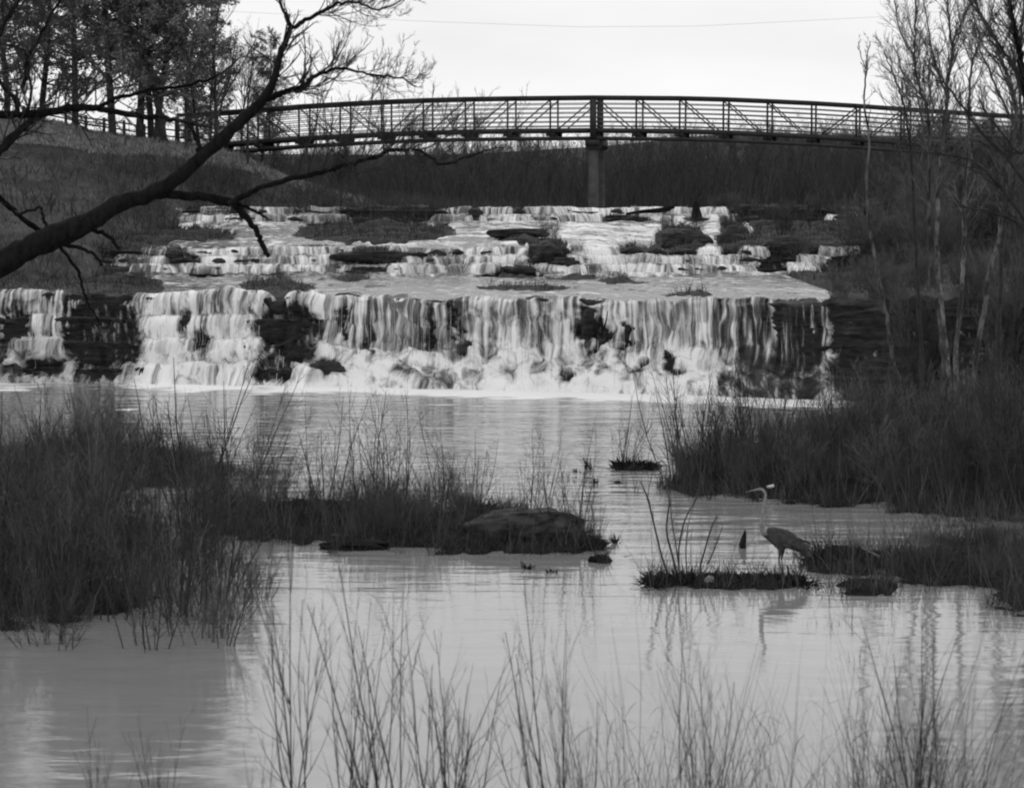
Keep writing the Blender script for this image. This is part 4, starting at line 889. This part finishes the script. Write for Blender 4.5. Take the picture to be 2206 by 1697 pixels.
q = PZ(305, 1010, 0); boulder('boulder', q+[0, 0, .05], (.4, .3, .16), 'dark rock at the water edge below the left water patch', M['mud'], 9)
def at_px(x_, y_):   # point of the cascade rock surface nearest this pixel
    k = np.argmin((px-x_)**2+(py-y_)**2+((RX < -33)*1e6)); return RK.reshape(-1, 3)[k]
for n_, (x_, y_, sz, lb, fl) in enumerate([(1118, 520, (1.05, .4, .16), 'flat dark slab lying in the rapids left of centre', .8), (1178, 550, (.55, .5, .42), 'dark boulder below the flat slab in the rapids', .2), (1215, 568, (.5, .5, .2), 'low dark rock trailing right of the boulder in the rapids', .2),
      (1130, 590, (.7, .35, .16), 'low dark rock with twigs at the foot of the rapids', .3), (1362, 545, (.35, .3, .2), 'small dark rock in the middle of the rapids', .2), (1478, 535, (.85, .5, .42), 'big dark hummock of rock left of the side streams', .2),
      (1580, 530, (.5, .5, .6), 'tall dark rock between the two side streams', .1), (1690, 545, (.75, .5, .4), 'dark mossy rock right of the side streams', .1), (1026, 465, (.3, .4, .25), 'dark tilted rock in the topmost fall', .4),
      (820, 556, (1.45, .5, .2), 'long straight dark ledge block in the second tier', .9), (790, 588, (.75, .3, .10), 'short dark ledge block below the long one', .8), (655, 445, (.3, .3, .25), 'round dark rock on the left part of the top ledge', 0),
      (1007, 752, (.22, .3, .24), 'dark pointed rock in the lower main fall', 0), (1268, 705, (.2, .22, .5), 'dark upright rock in the upper main fall beside the dead branch', .1), (1300, 735, (.13, .2, .3), 'narrow dark rock below the dead branch in the main fall', .1),
      (705, 798, (.5, .4, .26), 'rounded dark rock at the foot of the main fall left end', 0), (1352, 725, (.1, .2, .3), 'slim dark rock right of the dead branch in the main fall', .2)]):
    q = at_px(x_, y_); boulder('boulder', q+[0, -.05, -.02], sz, lb, M['rock'], 20+n_, flat=fl, rot=rng.uniform(-.15, .15))
# upright stump and log on the top ledge
q = at_px(1500, 478); g = Geo(); g.tubes(np.array([[0, 0, -.1], [0, 0, .25], [-.03, 0, .62], [-.03, 0, .80]])*1., np.array([.26, .22, .13, .10]), 9)
tag(obj('stump', g.mesh('stump', True), M['bark'], loc=tuple(q)), 'short dark upright stump on the top ledge of the cascade', 'stump')
q = at_px(1400, 474); g = Geo(); p_ = smooth_path([(-1.0, 0, -.08), (-.3, 0, .02), (.3, 0, .06), (.95, .1, .16)], 5); g.tubes(p_, np.linspace(.05, .13, len(p_)), 7)
a = spawn(p_[None], np.full((1, len(p_)), .04), np.array([.6]), 7, .2, 1, (40, 80), .5, .4, 4, .1, .1, .01); g.tubes(a[0], a[1], 4)
tag(obj('drift_log', g.mesh('drift_log', True), M['bark'], loc=tuple(q+[0, -.4, .25])), 'thin dark log lying across the rapids below the top ledge', 'driftwood')
q = at_px(1296, 730); g = Geo()
for l in [[(0, 0, 0), (.02, -.05, .35), (-.02, -.05, .62)], [(0, 0, .1), (.10, -.06, .4), (.16, -.05, .75)], [(0, 0, .05), (-.14, -.05, .22), (-.2, -.05, .3)]]:
    p_ = smooth_path(l, 4); g.tubes(p_, np.linspace(.04, .012, len(p_)), 5)
tag(obj('dead_branch', g.mesh('dead_branch', True), M['bark'], loc=tuple(q+[0, -.35, 0])), 'forked dead branch caught upright in the main fall', 'driftwood')
q = PZ(2035, 1000, .25); g = Geo(); g.tubes(np.array([[-.55, 0, .06], [0, 0, .02], [.5, 0, -.04]]), np.array([.05, .07, .06]), 8)
tag(obj('fallen_log', g.mesh('fallen_log', True), M['driftwood'], loc=tuple(q+[0, -.8, .1])), 'pale fallen log lying in the right hand thicket', 'log')
q = PZ(1872, 1205, .12); g = Geo(); g.tubes(np.array([[-.12, 0, .10], [.13, 0, -.03]]), np.array([.018, .022]), 6)
tag(obj('pale_stick', g.mesh('pale_stick'), M['driftwood'], loc=tuple(q+[0, -.1, .08])), 'short pale stick over the dark hollow of the right foreground islet', 'stick')
q = PZ(1598, 1062, 0); g = Geo(); g.tubes(np.array([[-.06, 0, .28], [.05, 0, .05]]), np.array([.012, .014]), 6)
tag(obj('pale_stick', g.mesh('pale_stick'), M['driftwood'], loc=tuple(q)), 'pale slanting stick at the front of the spit, left of the heron head', 'stick')
g = Geo(); l = smooth_path([(.05, 0, .24), (-.01, 0, .2), (-.03, 0, .12), (-.01, 0, .03), (.02, 0, -.02)], 4); g.tubes(l, .022*np.sin(np.linspace(.5, 2.9, len(l)))+.006, 7); q = PZ(165, 1010, .15)
tag(obj('curved_scrap', g.mesh('curved_scrap', True), M['driftwood'], loc=tuple(q+[0, -.5, .1])), 'small pale curved scrap upright in the left bank brush', 'scrap')
q = PZ(1660, 1052, .15); g = Geo(); g.beam((-.06, 0, .02), (.06, 0, .05), .05, .05)
tag(obj('white_scrap', g.mesh('white_scrap'), M['white'], loc=tuple(q)), 'small white scrap on the spit just behind the heron head', 'scrap')
q = PZ(1528, 1260, 0); boulder('ball', q+[0, -.06, .07], (.062, .062, .062), 'pale round ball lying on the debris bar', mat('pale_ball', .16, .28, .6, 9), 2, 'ball')
# wedge stump in the water left of the heron
q = PZ(1601, 1180, 0); g = Geo(); g.tubes(np.array([[.0, 0, -.1], [-.01, 0, .06], [.02, 0, .20], [.03, 0, .27]]), np.array([.06, .055, .03, .006]), 8)
tag(obj('snag', g.mesh('snag', True), M['bark'], loc=tuple(q)), 'pointed dark snag standing in the water just left of the heron', 'snag')
for n_, (x_, y_, h_, lb) in enumerate([(1266, 1010, .26, 'thin upright snag in open water left of the debris clump'), (1283, 1040, .13, 'small dark lump in open water below the thin snag'), (1240, 1016, .1, 'tiny dark twig tip, leftmost in the open water'), (1334, 1040, .10, 'small dark tuft below the left end of the debris clump'),
                                        (1138, 1225, .13, 'dark tuft in the water just below the islet, left one'), (1190, 1232, .09, 'dark tuft in the water just below the islet, right one'), (1325, 1170, .18, 'thin dark twig standing right of the islet tip'), (1348, 1198, .05, 'floating twig raft right of the islet tip')]):
    q = PZ(x_, y_, 0); g = Geo(); b = np.zeros((14, 3)); b[:, :2] = rng.normal(0, .035, (14, 2)); b[:, 2] = -.03
    p, r, _ = grow(b, np.stack([rng.normal(0, .4, 14), rng.normal(0, .4, 14), np.ones(14)], -1), h_*rng.uniform(.5, 1.3, 14), .014, 4, .2); g.tubes(p, r, 4)
    tag(obj('snag', g.mesh('snag'), M['bark'], loc=tuple(q)), lb, 'snag', 'snags in open water')
# debris clump and debris bar texture
def debris(name, x0, x1, y_, n, h_, label, rad=.012):
    a = PZ(x0, y_, 0); b = PZ(x1, y_, 0); q = (a+b)/2; half = (b[0]-a[0])/2
    bs = np.stack([rng.uniform(-half, half, n), rng.normal(0, .22, n), rng.uniform(-.02, .05, n)], -1)
    d = rng.normal(size=(n, 3)); d[:, 2] = np.abs(d[:, 2])*.6; g = Geo(); p, r, _ = grow(bs, d, h_*rng.uniform(.5, 1.6, n), rad, 4, .25, -.05); g.tubes(p, r, 4)
    tag(obj(name, g.mesh(name), M['bark'], loc=tuple(q)), label, 'debris')
debris('debris_clump', 1325, 1412, 1008, 420, .16, 'dark clump of tangled twigs floating in the middle of the pool', .022)
debris('debris_clump', 1395, 1730, 1254, 1500, .14, 'long low bar of matted twigs and grass below the heron')
for (x0_, x1_, y_, n_) in ((1375, 1440, 1262, 60), (1690, 1760, 1262, 70)): debris('debris_clump', x0_, x1_, y_, n_, .13, 'loose twigs trailing off the %s end of the debris bar' % ('left' if x0_ < 1500 else 'right'), .01)
debris('debris_clump', 1210, 1300, 1180, 260, .16, 'tangle of dark twigs at the right tip of the islet')
debris('debris_clump', 1740, 1900, 1215, 700, .2, 'matted dark brushwood on the left end of the right foreground islet')

# ------------------------------------------------------------------ heron (one continuous body)
hq = PZ(1678, 1236, 0.)
HS = float(hq[1])/F
def hp_(x_, y_, dy=0.): return (float((x_-1678)*HS), dy, float((1236-y_)*HS))
bones = [((1643, 1144), .055), ((1655, 1146), .105), ((1675, 1150), .150), ((1697, 1160), .140), ((1716, 1173), .095), ((1734, 1187), .045), ((1750, 1199), .014)]
neck = [((1640, 1128), .036), ((1641, 1112), .027), ((1643, 1094), .023), ((1647, 1076), .022), ((1648, 1062), .021), ((1642, 1052), .022), ((1634, 1051), .021), ((1626, 1053), .010), ((1615, 1055), .005), ((1604, 1058), .0025)]
V = []; E = []; R = []
def addv(c, r, par=None):
    V.append(c); R.append(r)
    if par is not None: E.append((par, len(V)-1))
    return len(V)-1
root_i = addv(hp_(1675, 1150), .150); i1 = addv(hp_(1655, 1146), .105, root_i); i0 = addv(hp_(1643, 1144), .055, i1); k_ = i0
for (c, r) in neck: k_ = addv(hp_(*c), r, k_)
k_ = root_i
for (c, r) in bones[3:]: k_ = addv(hp_(*c), r, k_)
for sx, dy in ((0, -.035), (7, .04)):
    a = addv((hp_(1680+sx, 1176)[0], dy*.8, hp_(0, 1176)[2]), .045, root_i); b = addv((hp_(1680+sx, 1190)[0], dy, hp_(0, 1190)[2]), .022, a); c = addv((hp_(1677+sx, 1204)[0], dy, hp_(0, 1204)[2]), .009, b)
    d = addv((hp_(1680+sx, 1222)[0], dy, hp_(0, 1222)[2]), .008, c); e = addv((hp_(1677+sx, 1237)[0], dy, hp_(0, 1238)[2]), .008, d)
    for tx_, ty_ in ((-.07, -.03), (-.075, .03), (.05, 0)): addv((hp_(1677+sx, 0)[0]+tx_, dy+ty_, -.01), .005, e)
me = bpy.data.meshes.new('heron'); me.from_pydata(V, E, []); ho = bpy.data.objects.new('tmp', me); COL.objects.link(ho)
sk = ho.modifiers.new('s', 'SKIN')
for i, r in enumerate(R):
    me.skin_vertices[0].data[i].radius = (r*.62 if r > .04 else r, r); me.skin_vertices[0].data[i].use_root = (i == 0)
sb = ho.modifiers.new('b', 'SUBSURF'); sb.levels = 2; sb.render_levels = 2
dg = bpy.context.evaluated_depsgraph_get(); bm_ = bpy.data.meshes.new_from_object(ho.evaluated_get(dg)); bpy.data.objects.remove(ho, do_unlink=True)
for p_ in bm_.polygons: p_.use_smooth = True
bm_.materials.clear(); bm_.materials.append(M['heron']); bm_.materials.append(M['heronneck'])
for p_ in bm_.polygons:
    c = p_.center
    if c.z > hp_(0, 1150)[2] and c.x < hp_(1652, 0)[0]: p_.material_index = 1
hr = empty('heron', tuple(hq)); tag(hr, 'grey heron standing on the debris bar with its pale neck stretched up, facing left', 'heron')
bo = obj('body', bm_, None, hr)
for sd in (-1, 1):       # folded wings: overlapping long feathers
    g = Geo(); n = 34; t = np.linspace(0, 1, n); x0 = np.interp(t, [0, 1], [hp_(1650, 0)[0], hp_(1712, 0)[0]]); z0 = np.interp(t, [0, .4, 1], [hp_(0, 1150)[2], hp_(0, 1146)[2], hp_(0, 1166)[2]])
    b = np.stack([x0, np.full(n, sd*.085), z0+.06-rng.uniform(0, .10, n)], -1); d = np.stack([np.full(n, 1.)+rng.normal(0, .05, n), np.full(n, -sd*.05), -.42-.5*(1-t)], -1)
    p, r, _ = grow(b, d, .24+.05*rng.random(n), .022, 6, .02, -.02, .25); g.ribbons(p, r*2, np.tile([[.2, 0, 1.]], (n, 1)))
    obj('wing', g.mesh('wing'), M['heron'], hr)
g = Geo(); l = smooth_path([hp_(1634, 1047), hp_(1645, 1047), hp_(1655, 1050), hp_(1664, 1056)], 4); g.tubes(np.array(l), np.linspace(.007, .002, len(l)), 5)
obj('head_plume', g.mesh('head_plume'), M['steel'], hr)
g = Geo()
for s_ in (-1, 1): c_ = hp_(1634, 1050); u = np.linspace(0, 6.28, 9)[:-1]; g.tubes(np.array([[c_[0], s_*.017, c_[2]], [c_[0], s_*.022, c_[2]]]), np.array([.005, .003]), 8)
obj('eye', g.mesh('eye'), M['steel'], hr)
